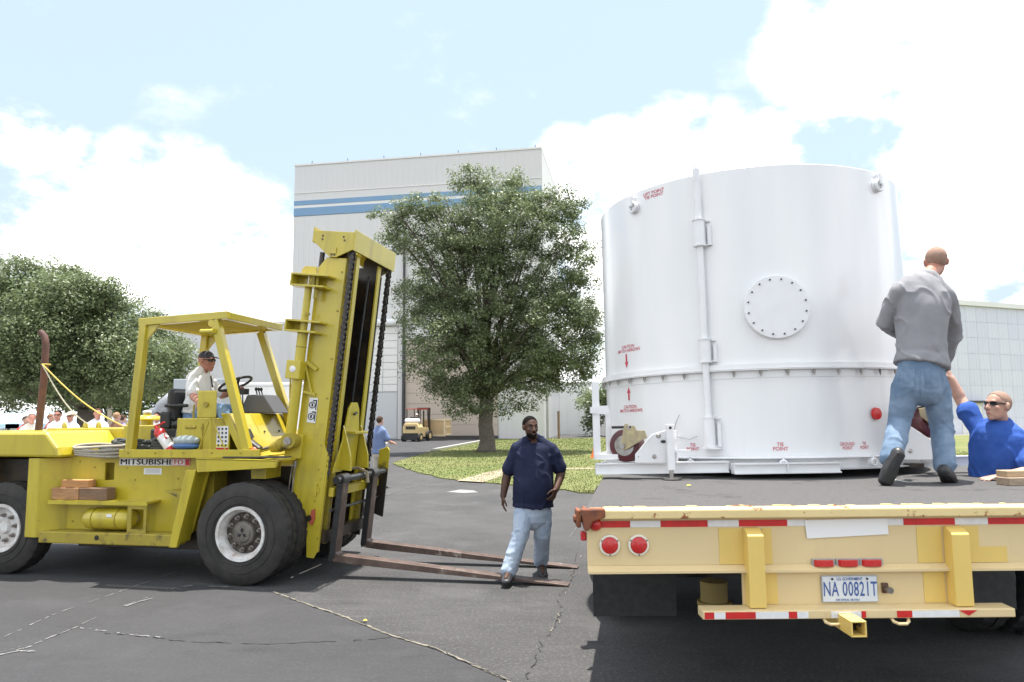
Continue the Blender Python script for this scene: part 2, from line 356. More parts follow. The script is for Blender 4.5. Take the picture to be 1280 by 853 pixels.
# rear wheels (steered)
for y in (0.06, 1.80):
    w2 = wheel(-3.16, y, .53, .53, .27, .25, FK)
    d2 = MB(); d2.lathe([(.03, .0001), (.03, .06), (.07, .075), (.075, .17), (.05, .21), (.07, .235)], (0, 0, 0), (0, 1, 0), 40); fk('hub_disc', d2, RIMW, w2, smooth=30)
    for k in range(8):
        a = 2 * math.pi * (k + .2) / 8; fk('lug_nut', nm, STEEL, w2, loc=(math.cos(a) * .145, .06, math.sin(a) * .145))
ax = MB(); ax.cyl((-3.16, .3, .53), (-3.16, 1.8, .53), .10, 12); ax.box(-3.3, -3.0, .5, 1.6, .42, .70); fk('rear_axle', ax, GREASE)
ax = MB(); ax.cyl((-.05, .5, FWZ), (-.05, 1.65, FWZ), .16, 16); ax.box(-.28, .22, .62, 1.5, .36, .74); fk('front_axle', ax, GREASE, smooth=40)
# ---- chassis
c = MB(); c.box(-2.62, -.62, .36, 1.95, .50, 1.32); fk('chassis', c, YELD)
c = MB(); c.box(-2.35, -.70, .34, 1.9, .30, .50); c.box(-3.9, -2.6, .42, 1.72, .62, 1.30); c.box(-.7, .28, .62, 1.5, .70, 1.22); fk('underbody', c, GREASE)
c = MB()  # side wall with a real hand hole
zt, zb = 1.345, .50
c.prism([(-2.44, zb), (-1.96, zb), (-1.96, zt), (-2.44, zt)], .245, .265)
c.prism([(-1.96, 1.275), (-1.835, 1.275), (-1.835, zt), (-1.96, zt)], .245, .265)
c.prism([(-1.96, zb), (-1.835, zb), (-1.835, 1.075), (-1.96, 1.075)], .245, .265)
c.prism([(-1.835, zb), (-.80, zb), (-.60, 1.19), (-.60, zt), (-1.835, zt)], .245, .265)
fk('side_panel', c, YEL)
c = MB(); c.prism([(-2.80, .03), (-2.64, .02), (-2.42, .255), (-2.80, .26)], .44, 1.335, 'z'); fk('rear_pillar', c, YEL, bevel=.008)
c = MB(); c.prism([(-.615, 1.215), (-.74, 1.215), (-.915, .38), (-.82, .38)], .012, .06); c.prism([(-.83, .42), (-.82, .42), (-.64, 1.215), (-.65, 1.215)], .06, .25); fk('front_pillar', c, YEL, bevel=.006)
c = MB(); c.box(-2.60, -.86, .02, .25, .385, .515); fk('sill', c, YELD, bevel=.012)
c = MB(); c.cyl((-1.83, .015, .46), (-1.83, .03, .46), .028, 16); fk('drain_plug', c, GREASE)
c = MB(); c.box(-2.50, -1.21, .025, .243, .842, .864); c.box(-2.50, -1.21, .02, .034, .82, .864); fk('side_step', c, YEL)
c = MB(); c.box(-1.46, -1.22, .03, .05, .515, .56); c.box(-1.46, -1.22, .03, .05, .78, .82); c.box(-1.46, -1.41, .03, .05, .56, .78); c.box(-1.255, -1.22, .03, .05, .56, .78); fk('step_bracket', c, YELD)
c = MB(); c.prism([(-1.02, .985), (-.80, .985), (-.80, .90)], .03, .243); fk('foot_ledge', c, YELD)
at_ = MB(); at_.tube([(-1.99, .14, .655), (-1.55, .14, .655)], .118, 20, round_ends=True); AT = fk('air_tank', at_, YEL, smooth=50)
for s in (-1.93, -1.62): q = MB(); q.torus((s, .14, .655), (1, 0, 0), .12, .006, 28, 6); fk('strap', q, YELD, AT)
q = MB(); q.box(-1.72, -1.65, .018, .022, .69, .72); fk('tank_label', q, PAPER, AT)
q = MB(); q.torus((-1.42, .14, .66), (0, 1, 0), .03, .005, 16, 6); fk('drain_valve', q, STEEL, AT)
# front mudguard
c = MB(); c.prism([(-.62, 1.345), (.10, 1.335), (.36, 1.325), (.34, 1.245), (-.60, 1.19)], .01, .05); c.prism([(-.62, 1.345), (.36, 1.325), (.36, 1.305), (-.62, 1.32)], .01, .60); fk('front_mudguard', c, YEL, bevel=.005)
c = MB(); c.prism([(-.62, 1.345), (.36, 1.325), (.36, 1.23), (-.62, 1.20)], 1.55, 2.12); fk('front_mudguard', c, YEL)
c = MB(); c.prism([(-2.8, .44), (-.7, .44), (-.62, 1.345), (-2.8, 1.345)], 1.96, 2.08); fk('side_panel', c, YEL)
# counterweight and hood
c = MB(); c.prism([(-4.3, 1.36), (-2.36, 1.345), (-2.40, 1.46), (-2.56, 1.635), (-4.3, 1.64)], .0, 2.10); CWT = fk('counterweight', c, YEL, bevel=.03)
c = MB(); c.box(-4.3, -3.75, .05, 2.05, .62, 1.36); fk('rear_ballast', c, YELD, bevel=.04)
c = MB(); c.prism([(-3.55, 1.34), (-1.15, 1.34), (-1.15, 1.66), (-3.50, 1.665)], .98, 1.78); fk('engine_hood', c, YEL, bevel=.012)
c = MB(); c.prism([(.92, 1.40), (.98, 1.655), (.985, 1.40)], -2.30, -1.2, 'x'); fk('hood_flange', c, YEL)
c = MB(); c.box(-3.52, -2.55, .955, .98, 1.57, 1.60); fk('hood_rail', c, YELD)
for s in (-3.3, -2.98, -2.78, -2.33):
    q = MB(); q.torus((s, 1.05, 1.675), (.6, .8, 0), .05, .022, 20, 8); fk('lifting_eye', q, YEL, smooth=True)
c = MB(); c.box(-2.05, -1.15, .62, .98, 1.345, 1.70); fk('tool_box', c, YEL, bevel=.01)
c = MB(); c.lathe([(0, .075), (.10, .075), (.105, .17), (.12, .175), (.15, .15), (.165, .05), (.19, .045), (.20, .0001)], (-2.03, 1.0, 1.66), (0, 0, 1), 28); fk('air_precleaner', c, YEL, smooth=40)
q = MB(); q.lathe([(0, .055), (.02, .05), (.03, .0001)], (-2.03, 1.0, 1.858), (0, 0, 1), 16); fk('precleaner_cap', q, PAPER)
# exhaust
q = MB(); q.tube([(-3.80, 1.15, 1.55), (-3.76, 1.15, 2.3), (-3.76, 1.15, 2.80), (-3.79, 1.15, 2.91), (-3.86, 1.15, 2.97)], [.046, .045, .044, .042, .038], 16); fk('exhaust_pipe', q, PIPEB, smooth=50)
# deck and rails
c = MB(); c.box(-1.60, .10, .04, .62, 1.347, 1.365); fk('deck_plate', c, YEL)
c = MB(); c.box(-1.62, .12, .045, .075, 1.352, 1.435); fk('deck_rail', c, YEL, bevel=.004)
c = MB(); c.box(-.30, .44, .02, .16, 1.348, 1.362); fk('tread_plate', c, STEELD)
# operator steps / lever box
c = MB(); c.box(-.98, -.36, .16, .52, 1.366, 1.78); fk('control_box', c, YEL, bevel=.01)
q = MB(); q.tube([(-.80, .2, 1.70), (-.80, .2, 1.90), (-.79, .2, 1.93)], .012, 8); q.tube([(-.86, .158, 1.68), (-.74, .158, 1.68)], .018, 8); q.cyl((-.655, .15, 1.67), (-.655, .165, 1.67), .02, 10); fk('brake_lever', q, YELD)
q = MB(); q.box(-.655, -.645, .150, .16, 1.40, 1.72); fk('door_strip', q, YELD)
c = MB(); c.box(-.44, -.28, .10, .12, 1.40, 1.70); SGN = fk('sign_plate', c, YEL)
q = MB(); q.box(-.43, -.29, .094, .099, 1.455, 1.69); fk('instruction_label', q, PAPER, SGN)
q = MB(); q.box(-.43, -.29, .094, .099, 1.425, 1.454); fk('label_stripe', q, REDT, SGN)
mk = MB()
for r in range(5):
    for k in (-1, 0, 1):
        x = -.36 + k * .045; z = 1.66 - r * .045; mk.box(x - .010, x + .010, .0905, .0935, z - .011, z + .011)
fk('label_symbols', mk, INKK, SGN)
q = MB(); q.box(-.43, -.29, .0925, .0937, 1.462, 1.49); fk('label_stripe', q, mat('label_yellow', (.8, .68, .08), .5), SGN)
# cowl (front slope) with seam, far-side panel
c = MB(); c.prism([(-.62, 1.83), (-.30, 1.83), (-.03, 1.345), (-.62, 1.345)], .55, 1.36); c.prism([(-.40, 1.83), (-.30, 1.83), (-.03, 1.345), (-.13, 1.345)], .10, .55); fk('cowl', c, YEL, bevel=.012)
c = MB(); c.prism([(-.17, 1.60), (-.165, 1.605), (-.03, 1.352), (.02, 1.352), (.06, 1.30), (.06, 1.10), (-.12, 1.10), (-.16, 1.59)], .30, 1.50); fk('lower_cowl', c, YEL, bevel=.006)
for y in (.62, .95, 1.28):
    q = MB(); q.cyl((-.165, y, 1.615), (-.15, y, 1.62), .012, 8); fk('bolt', q, STEELD)
q = MB(); q.prism([(-.20, 1.655), (-.17, 1.655), (-.115, 1.555), (-.145, 1.555)], .235, .34); fk('headlamp_bracket', q, STEELD)
q = MB(); q.tube([(-.09, .20, 1.50), (.03, .20, 1.42)], .052, 16); HL = fk('work_lamp_housing', q, GREASE)
q = MB(); q.lathe([(0, .0001), (.02, .05), (.05, .062), (.06, .062)], (-.02, .10, 1.40), (.0, 1, 0), 20); fk('marker_lamp', q, mat('lamp_orange_lens', (.75, .10, .03), .25, coat=.5), smooth=40)
q = MB(); q.box(-.045, .005, .092, .10, 1.375, 1.43); fk('marker_lamp_glass', q, WPAINT2)
c = MB(); c.prism([(-.60, 1.832), (-.12, 1.832), (-.28, 2.055), (-.50, 2.055)], .78, 1.12); fk('dashboard', c, mat('dash_grey', (.09, .09, .095), .55), bevel=.015)
q = MB(); q.tube([(-.50, .80, 1.72), (-.60, .80, 1.95), (-.66, .80, 2.12)], [.03, .028, .035], 12); q.box(-.70, -.52, .74, .86, 2.06, 2.13); q.tube([(-.50, .72, 1.8), (-.52, .72, 2.06)], .008, 6); q.tube([(-.56, .70, 1.8), (-.58, .70, 2.06)], .008, 6); fk('steering_column', q, BLACK)
wc = Vector((-.67, .80, 2.19)); wa = Vector((-.42, 0, .9)).normalized()
q = MB(); q.torus(wc, wa, .195, .016, 40, 8)
for k in range(3):
    a = k * 2.1 + .6; e1 = wa.orthogonal().normalized(); e2 = wa.cross(e1); q.beam(wc - wa * .05, wc + (e1 * math.cos(a) + e2 * math.sin(a)) * .19, .03, .012)
q.cyl(wc - wa * .08, wc - wa * .03, .035, 12); fk('steering_wheel', q, BLACK, smooth=50)
for y in (.98, 1.04, 1.10):
    q = MB(); q.tube([(-.42, y, 1.85), (-.50, y, 2.12)], .008, 6); q.ell((-.50, y, 2.13), (.018, .018, .024), None, 8, 6); fk('lever', q, BLACK)
q = MB(); q.tube([(-.16, 1.28, 2.32), (-.20, 1.27, 2.30), (-.20, 1.27, 2.02), (-.15, 1.27, 1.92)], .012, 8); fk('grab_handle', q, YEL)
# seat
c = MB(); c.prism([(-1.36, 1.66), (-.88, 1.66), (-.86, 1.75), (-1.36, 1.75)], .54, 1.02); SEAT = fk('seat', c, BLACK, bevel=.04)
c = MB(); c.prism([(-1.42, 1.74), (-1.29, 1.74), (-1.34, 2.14), (-1.44, 2.14)], .56, 1.0); fk('backrest', c, BLACK, SEAT, bevel=.05)
q = MB(); q.box(-1.50, -1.36, .54, .60, 1.66, 1.86); q.box(-1.47, -1.43, .62, .95, 1.90, 2.08); q.beam((-1.42, .52, 1.93), (-1.10, .52, 1.93), .04, .04); fk('seat_suspension', q, BLACK, SEAT, bevel=.02)
c = MB(); c.box(-1.62, -.60, .54, 1.40, 1.365, 1.655); fk('battery_box', c, BLACK, bevel=.02)
# overhead guard
def post(p, q, a, b):
    m = MB(); m.beam(p, q, a, b, up=(0, 1, 0)); return fk('guard_post', m, YEL, bevel=.006)
G = dict(nr=((-1.53, .115, 1.36), (-1.41, .115, 2.86)), nf=((-.06, .115, 1.43), (-.50, .115, 2.87)), ff=((-.12, 1.26, 1.55), (-.62, 1.26, 2.87)), fr=((-1.53, 1.26, 1.36), (-1.41, 1.26, 2.87)))
for k, (p, q) in G.items(): post(p, q, .09, .085)
for y in (.115, 1.26):
    c = MB(); c.beam((-1.47, y, 2.885), (-.34, y, 2.93), .08, .085); fk('roof_side_beam', c, YEL, bevel=.006)
c = MB(); c.beam((-.37, .158, 2.925), (-.37, 1.215, 2.925), .075, .08); fk('roof_front_beam', c, YEL, bevel=.006)
c = MB(); c.beam((-1.43, .158, 2.885), (-1.43, 1.215, 2.885), .08, .08); fk('roof_rear_beam', c, YEL, bevel=.006)
slat = MB(); slat.box(-.017, .017, .16, 1.215, -.028, .028); sm = slat.mesh('roof_slat'); fixnormals(sm)
for k in range(14):
    s = -1.34 + k * .068; fk('roof_slat', sm, YEL, loc=(s, 0, 2.905 + (s + .9) * .04), rot=(0, R(28), 0))
for (s, z) in ((-1.41, 2.80),):
    for y in (.10, 1.25): q = MB(); q.prism([(s - .05, 2.87), (s + .22, 2.875), (s - .03, 2.60)], y, y + .028); fk('gusset', q, YEL)
q = MB(); q.box(-.66, -.46, .06, .10, 2.72, 2.77); q.tube([(-.64, .05, 2.745), (-.48, .05, 2.745)], .028, 10); q.cyl((-.53, .07, 2.84), (-.53, .11, 2.84), .04, 14); fk('roof_lamp_bracket', q, YEL)
# mirror on a stalk
q = MB(); q.tube([(-.44, .0, 1.44), (-.44, -.02, 2.0)], .012, 8); q.tube([(-.44, -.01, 1.80), (-.62, .06, 1.44)], .007, 6); q.tube([(-.44, -.01, 1.80), (-.30, .06, 1.44)], .007, 6); MR = fk('mirror_stalk', q, YEL)
q = MB(); q.box(-.60, -.37, -.03, -.005, 1.78, 2.08); fk('mirror_housing', q, YEL, MR, bevel=.03)
q = MB(); q.cyl((-.485, -.05, 1.93), (-.485, -.03, 1.93), .03, 12); fk('mirror_clamp', q, YELD, MR)
# ---- mast: its own leaning frame
TILT = R(6.2); MO = (0.60, 0, .24)
def ms(name, mb, m=None, parent=None, **k):
    if parent: return part(name, mb, m or YEL, parent, **k)
    return fk(name, mb, m, loc=MO, rot=(0, TILT, 0), **k)
c = MB(); c.prism([(-.17, .42), (-.005, .42), (.0, .05), (-.03, -.02), (-.115, -.02), (-.13, .10)], .46, .485); c.prism([(-.40, .86), (-.055, .86), (-.055, 3.36), (-.30, 3.36), (-.40, 3.22)], .46, .485)
c.prism([(-.36, .42), (-.005, .42), (-.003, 1.14), (-.095, 1.30), (-.40, 1.30), (-.40, .86)], .455, .484)
c.box(-.005, .012, .46, .50, .05, 1.12); ms('outer_channel', c, YEL, bevel=.003)
c = MB(); c.prism([(-.40, .86), (-.10, .86), (-.10, 3.36), (-.30, 3.36), (-.40, 3.22)], 1.63, 1.655); c.prism([(-.36, .10), (-.005, .05), (-.003, 1.14), (-.10, 1.30), (-.40, 1.30)], 1.63, 1.66); ms('outer_channel', c, GREASE)
c = MB(); c.box(-.36, -.05, .70, .718, .1, 3.42); ms('inner_channel', c, YEL)
c = MB(); c.box(-.36, -.05, .7185, .74, .1, 3.42); ms('channel_liner', c, GREASE)
c = MB(); c.box(-.05, -.028, .685, .775, .1, 3.45); ms('mast_rail', c, YEL, bevel=.003)
c = MB(); c.box(-.36, -.04, 1.385, 1.405, .1, 3.42); ms('inner_channel', c, GREASE)
c = MB(); c.box(-.05, -.028, 1.345, 1.435, .1, 3.45); ms('mast_rail', c, YEL, bevel=.003)
c = MB(); c.box(-.37, -.345, .745, 1.38, 1.2, 3.3); c.cyl((-.27, .95, .3), (-.27, .95, 3.3), .045, 14); c.cyl((-.27, 1.17, .3), (-.27, 1.17, 3.3), .045, 14); ms('inner_mast', c, GREASE)
c = MB(); c.box(-.40, -.36, .49, 1.62, .5, .75); c.box(-.40, -.37, .49, 1.62, 1.9, 2.1); c.box(-.40, -.37, .49, 1.62, 3.1, 3.3); ms('mast_crossmember', c, YELD)
# head box
c = MB(); c.prism([(-.47, 3.66), (.0275, 3.66), (.0275, 3.46), (-.17, 3.36), (-.25, 3.36), (-.47, 3.53)], .42, .44)
c.prism([(-.47, 3.66), (.0275, 3.66), (.0275, 3.46), (-.17, 3.36), (-.25, 3.36), (-.47, 3.53)], 1.67, 1.69)
c.box(.028, .045, .42, 1.69, 3.45, 3.69); c.box(-.485, -.47, .42, 1.69, 3.52, 3.70); c.box(-.42, -.015, .44, 1.67, 3.63, 3.65); HD = ms('mast_head', c, YEL, bevel=.003)
q = MB()
for a, b in ((-.36, 3.60), (-.36, 3.56), (-.10, 3.60), (-.085, 3.56), (-.19, 3.385), (-.225, 3.385)): q.cyl((a, .413, b), (a, .421, b), .011, 8)
ms('head_bolts', q, STEELD, HD)
q = MB(); q.box(-.25, -.17, .405, .42, 3.40, 3.47); ms('head_lug', q, YEL, HD)
for y in (.50, 1.60):
    q = MB(); q.cyl((-.20, y, 3.50), (-.20, y + .06, 3.50), .155, 28); ms('chain_sheave', q, GREASE, smooth=40)
# stay brackets on the near side
def brk(b0, b1, a0, a1, arms=True):
    m = MB()
    m.box(a0, a1, .27, .458, b1 - .022, b1); m.box(a0, a1 - .04, .27, .458, b0, b0 + .022); m.box(a0, a0 + .02, .27, .44, b0 + .022, b1 - .022)
    m.box(a0 + .02, a0 + .13, .43, .445, b0 + .022, b1 - .022) if arms else None
    return ms('stay_bracket', m, YEL, bevel=.003)
brk(2.98, 3.13, -.62, -.16); brk(2.46, 2.60, -.62, -.20)
c = MB(); c.box(-.42, -.35, .33, .458, 2.99, 3.11); c.cyl((-.33, .36, 2.95), (-.33, .36, 3.14), .018, 10); c.cyl((-.33, .36, 2.86), (-.33, .36, 2.98), .026, 10); ms('bracket_rib', c, YELD)
c = MB(); c.prism([(-.58, 3.13), (-.40, 3.13), (-.40, 3.24), (-.54, 3.24), (-.58, 3.20)], .44, .455); c.cyl((-.53, .436, 3.185), (-.53, .441, 3.185), .022, 14); ms('lifting_lug', c, YEL)
c = MB(); c.box(-.545, -.37, .28, .45, 1.93, 2.14); LB = ms('latch_box', c, YEL, bevel=.01)
q = MB(); q.lathe([(0, .0001), (.005, .03), (.012, .038)], (-.46, .268, 2.04), (0, 1, 0), 16); ms('marker_lens', q, WPAINT2, LB)
c = MB(); c.beam((-.38, .42, 2.10), (-.27, .44, 1.78), .035, .02); c.beam((-.37, .42, 1.80), (-.23, .44, 1.78), .02, .03); c.beam((-.38, .42, 2.14), (-.25, .44, 2.06), .02, .04); ms('stay_strut', c, YEL)
# lift cylinder on the near rear corner
c = MB(); c.cyl((-.44, .38, 1.30), (-.44, .38, 2.46), .058, 18); c.cyl((-.44, .38, 2.46), (-.44, .38, 3.0), .042, 18); LC = ms('lift_cylinder', c, YEL, smooth=40)
c = MB(); c.cyl((-.44, 1.74, 1.0), (-.44, 1.74, 3.0), .05, 14); ms('lift_cylinder', c, YELD, smooth=40)
q = MB(); q.torus((-.44, .38, 2.46), (0, 0, 1), .058, .008, 20, 6); q.torus((-.44, .38, 2.30), (0, 0, 1), .058, .006, 20, 6); q.box(-.40, -.36, .31, .34, 2.66, 2.69); ms('gland_ring', q, YELD, LC)
c = MB(); c.box(-.50, -.30, .40, .457, 1.05, 1.32); ms('tilt_anchor', c, YEL, bevel=.006)
q = MB(); q.tube([(-.36, .42, .98), (-.36, .42, .5), (-.33, .42, .3)], .010, 8); q.cyl((-.36, .42, .95), (-.36, .42, 1.02), .022, 8); q.tube([(-.40, .43, .95), (-.42, .43, .4)], .008, 6); ms('hydraulic_pipe', q, STEEL)
# tilt cylinder
c = MB(); c.tube([(.37, .33, 1.53), (.19, .33, 1.465), (.10, .33, 1.44)], [.085, .075, .05], 14); c.cyl((.34, .25, 1.52), (.34, .40, 1.52), .085, 22); TC = fk('tilt_cylinder', c, YELD, smooth=40)
q = MB(); q.cyl((.34, .236, 1.52), (.34, .25, 1.52), .045, 14); q.tube([(.14, .33, 1.455), (-.22, .33, 1.37)], .026, 12); fk('tilt_rod', q, STEEL, TC, smooth=50)
# decals on the mast
q = MB(); q.box(-.30, -.195, .4515, .4535, 1.46, 1.74); DC = ms('mast_decal', q, PAPER)
q = MB()
for bb in (1.53, 1.66): q.torus((-.255, .449, bb), (0, 1, 0), .034, .005, 24, 6); q.box(-.215, -.203, .448, .4505, bb - .05, bb + .06); q.box(-.25, -.215, .448, .4505, bb + .045, bb + .058); q.box(-.265, -.245, .448, .4505, bb - .018, bb + .018)
ms('decal_symbol', q, INKK, DC)
# latches low on the channel
q = MB(); q.box(-.115, -.075, .435, .456, .66, .80); q.box(-.15, -.05, .444, .456, .70, .76); ms('channel_latch', q, YEL)
q = MB(); q.cyl((-.13, .43, .41), (-.13, .456, .41), .035, 14); ms('grease_boss', q, GREASE)
q = MB(); q.prism([(-.12, .36), (-.08, .34), (-.06, .42), (-.07, .52), (-.11, .50)], .435, .452); ms('warning_tag', q, mat('faded_red', (.45, .09, .05), .6))
# hoses looping down the mast and across to the cowl, weld beads and panel bolts
for k, y in enumerate((.80, .86, 1.28)):
    q = MB(); q.tube([(-.12, y, 3.30), (-.14, y, 2.4), (-.15, y, 1.8), (-.13, y, 1.2)], .016, 8); ms('hydraulic_hose', q, BLACK, smooth=True)
for k in range(3):
    q = MB(); p0_ = Vector((.20, .62 + k * .07, 1.10)); p1_ = Vector((-.10, .75 + k * .08, 1.18)); q.tube([p0_.lerp(p1_, t) - Vector((0, 0, .12 * math.sin(math.pi * t))) for t in [i / 8 for i in range(9)]], .017, 8); fk('hydraulic_hose', q, BLACK, smooth=True)
bh = MB(); bh.cyl((0, -.008, 0), (0, 0, 0), .012, 6); bhm = bh.mesh('panel_bolt'); fixnormals(bhm)
for s, z in ((-2.30, 1.29), (-2.30, .95), (-1.55, 1.08), (-1.0, 1.10), (-1.52, 1.30), (-2.10, 1.22), (-.95, .60), (-2.36, .60)):
    fk('panel_bolt', bhm, YELD, loc=(s, .245, z))
for s in (-1.5, -1.15, -.8, -.45, -.1): fk('panel_bolt', bhm, STEELD, loc=(s, .045, 1.40))
for b in (.60, .95, 1.22, 1.75, 2.2, 2.75, 3.2): ms_o = ms('panel_bolt', bhm, YELD); ms_o.location = Matrix.Translation(MO) @ Matrix.Rotation(TILT, 4, 'Y') @ Vector((-.09, .4585, b))
# chains: real links, alternating plates
def chain(y, b0, b1, a=.012):
    m = MB(); p = .058; n = int((b1 - b0) / p)
    for k in range(n):
        z = b0 + k * p; ww = .060 if k % 2 else .036
        for s in (-1, 1):
            m.tube([(a, y + s * ww / 2, z - .004), (a, y + s * ww / 2, z + p + .004)], [.006, .006], 4, rx=[.024, .024], right=(1, 0, 0))
            m.cyl((a, y + s * ww / 2 - .006, z), (a, y + s * ww / 2 + .006, z), .030, 10)
        m.cyl((a, y - .040, z), (a, y + .040, z), .012, 6)
    return ms('lift_chain', m, CHAIN, kind='stuff')
chain(.50, 1.0, 3.50, -.004); chain(1.63, 1.0, 3.50, -.004)
q = MB(); q.tube([(-.38, .5, 3.42), (-.38, .5, 3.2)], .03, 8); ms('chain_tail', q, CHAIN)
for y in (.50, 1.63):
    q = MB(); q.cyl((.0, y, .85), (.0, y, 1.03), .02, 10); q.cyl((.0, y, .90), (.0, y, .95), .035, 6); ms('chain_anchor', q, STEELD)
# carriage
c = MB()
c.prism([(.84, .92), (.84, 1.45), (.88, 1.64), (.95, 1.72), (1.10, 1.72), (1.17, 1.64), (1.24, 1.35), (1.24, .92)], -.02, .005, 'x')
CA = ms('carriage_plate', c, YEL, bevel=.004)
c = MB(); c.prism([(0.006, .94), (.16, .94), (.14, 1.10), (.03, 1.40), (.006, 1.45)], .76, .79); c.prism([(0.006, .94), (.16, .94), (.14, 1.10), (.03, 1.40), (.006, 1.45)], 1.26, 1.29)
c.prism([(.56, .92), (.80, 1.42), (.80, .92)], .02, .035, 'x'); c.prism([(1.28, 1.42), (1.55, .92), (1.28, .92)], .02, .035, 'x'); c.box(.006, .13, .86, 1.22, 1.36, 1.385); ms('carriage_gusset', c, YEL, bevel=.003)
q = MB(); q.tube([(.02, 1.0, 1.58), (.02, 1.07, 1.60)], .014, 8); ms('pin', q, STEELD)
c = MB(); c.box(.03, .09, .52, 1.855, .66, .76); ms('carriage_bar', c, YEL, bevel=.004)
c = MB(); c.box(-.02, .06, .50, 1.80, .15, .28); ms('lower_carriage_bar', c, GREASE)
c = MB(); c.cyl((.14, .44, .86), (.14, 1.86, .86), .042, 18); ms('fork_shaft', c, mat('gloss_black_paint', (.015, .015, .015), .22, spots=[((.3, .28, .26), 14, .66, .03)]), smooth=50)
q = MB(); q.cyl((.10, .47, .52), (.10, 1.86, .52), .016, 10); ms('retaining_rod', q, STEELD)
for y in (.60, 1.46): c = MB(); c.box(-.25, .02, y, y + .06, .20, .90); ms('carriage_roller_arm', c, YELD)
FD = mat('side_plate_burnt', (.50, .41, .022), .5, extra=None)
c = MB(); c.prism([(.06, .30), (.19, .27), (.19, 1.02), (.185, 1.13), (.15, 1.17), (.045, 1.12)], 1.86, 1.885)
def burnt(M, nt, b):
    N = nt.nodes; L = nt.links; tc = N.new('ShaderNodeTexCoord'); sp = N.new('ShaderNodeSeparateXYZ'); L.new(tc.outputs['Object'], sp.inputs[0])
    nz = N.new('ShaderNodeTexNoise'); nz.inputs['Scale'].default_value = 14; L.new(tc.outputs['Object'], nz.inputs['Vector'])
    ad = N.new('ShaderNodeMath'); ad.operation = 'MULTIPLY_ADD'; ad.inputs[1].default_value = .25; L.new(nz.outputs[0], ad.inputs[0]); L.new(sp.outputs['Z'], ad.inputs[2])
    mr = N.new('ShaderNodeMapRange'); mr.inputs['From Min'].default_value = .98; mr.inputs['From Max'].default_value = 1.10; L.new(ad.outputs[0], mr.inputs['Value'])
    mx = N.new('ShaderNodeMix'); mx.data_type = 'RGBA'; mx.inputs[6].default_value = (.02, .017, .013, 1); mx.inputs[7].default_value = (.50, .41, .022, 1)
    L.new(mr.outputs[0], mx.inputs[0]); L.new(mx.outputs[2], b.inputs['Base Color'])
ms('carriage_side_plate', c, mat('plate_half_black', (.5, .4, .02), .5, extra=burnt), bevel=.003)
q = MB(); q.tube([(.03, 1.05, .93), (.10, 1.10, .95), (.20, 1.16, .90), (.22, 1.17, .78)], .02, 8, rx=.005); ms('bent_strap', q, mat('pale_steel_strap', (.5, .42, .30), .5, .3))
# forks
for y in (.625, 1.50):
    c = MB()
    a0, a1 = .115, .185
    c.prism([(a0, .82), (a1, .82), (a1, .055), (a1 + .03, .035), (a1 + .5, .045), (2.80, .082), (2.80, .066), (1.6, .005), (a1 + .2, -.045), (a0 + .05, -.045), (a0 + .015, -.03), (a0, .0)], y - .075, y + .075)
    FKF = ms('fork', c, RUST, bevel=.006)
    q = MB(); q.tube([(.14, y - .09, .86), (.14, y + .09, .86)], .062, 20); q.box(.10, .18, y - .07, y + .07, .78, .86); ms('fork_eye', q, STEELD, FKF, smooth=40)
    q = MB(); q.prism([(a0 - .004, .84), (a1 - .006, .84), (a1 - .006, .06), (a1, -.0), (a0 + .012, -.048), (a0 - .004, -.01)], y - .079, y - .0755); ms('fork_side_dark', q, BLACK, FKF)  # thin black sheet over the near side of the shank
# writing
q = MB(); q.box(-1.765, -1.085, .238, .2445, 1.245, 1.325); LP1 = fk('name_decal', q, PAPER)
for k in range(-2, 3): text_part('MITSUBISHI', .092, INKK, LP1, (-1.755 + k * .0022, .2365 - abs(k) * .0002, 1.283), FRONT, sx=1.36, ax='LEFT', space=1.06)
q = MB(); q.box(-1.080, -.85, .238, .2445, 1.245, 1.325); LP2 = fk('name_decal', q, mat('decal_pink', (.75, .30, .33), .5))
q = MB(); q.box(-1.070, -.915, .2355, .2378, 1.253, 1.317); fk('decal_panel', q, PAPER, LP2)
for k in (-1, 0, 1): text_part('FD', .074, mat('decal_rose', (.62, .10, .14), .5), LP2, (-.993 + k * .003, .2340 - abs(k) * .0002, 1.283), FRONT, sx=1.35)
q = MB(); q.box(-.905, -.86, .2355, .2378, 1.253, 1.317); fk('decal_panel', q, REDT, LP2)
q = MB(); q.box(-1.44, -1.21, .238, .2445, 1.145, 1.215); LP3 = fk('data_label', q, PAPER)
for k in range(5): q = MB(); q.box(-1.42, -1.23, .2355, .2375, 1.160 + k * .010, 1.163 + k * .010); fk('label_line', q, mat('ink_grey', (.35, .35, .36), .6), LP3)

# ------------------------------------------------------------------ loose things carried by the forklift
def wood_block(l, w_, h, m, name, label, loc, rz, cat='block'):
    b = MB(); b.box(-l / 2, l / 2, -w_ / 2, w_ / 2, 0, h)
    return part(name, b, m, None, loc=loc, rot=(0, 0, rz), bevel=.006, label=label, cat=cat)
RZ = R(-11.5)
wood_block(.36, .14, .135, WOOD, 'timber_block', 'pale brown timber block at the left of the pair on the forklift side step', FW(-2.32, .135, .865), RZ)
wood_block(.36, .14, .135, WOODD, 'timber_block', 'dark brown timber block at the right of the pair on the forklift side step', FW(-1.95, .135, .865), RZ)
wood_block(.36, .12, .085, mat('timber_fresh', (0.52, 0.27, 0.10), .8, col2=(.40, .19, .07), nscale=6, stretch=(1, 14, 14), bump=.2), 'timber_block', 'thin orange timber block lying on top of the other two on the forklift step', FW(-2.22, .15, 1.002), RZ)
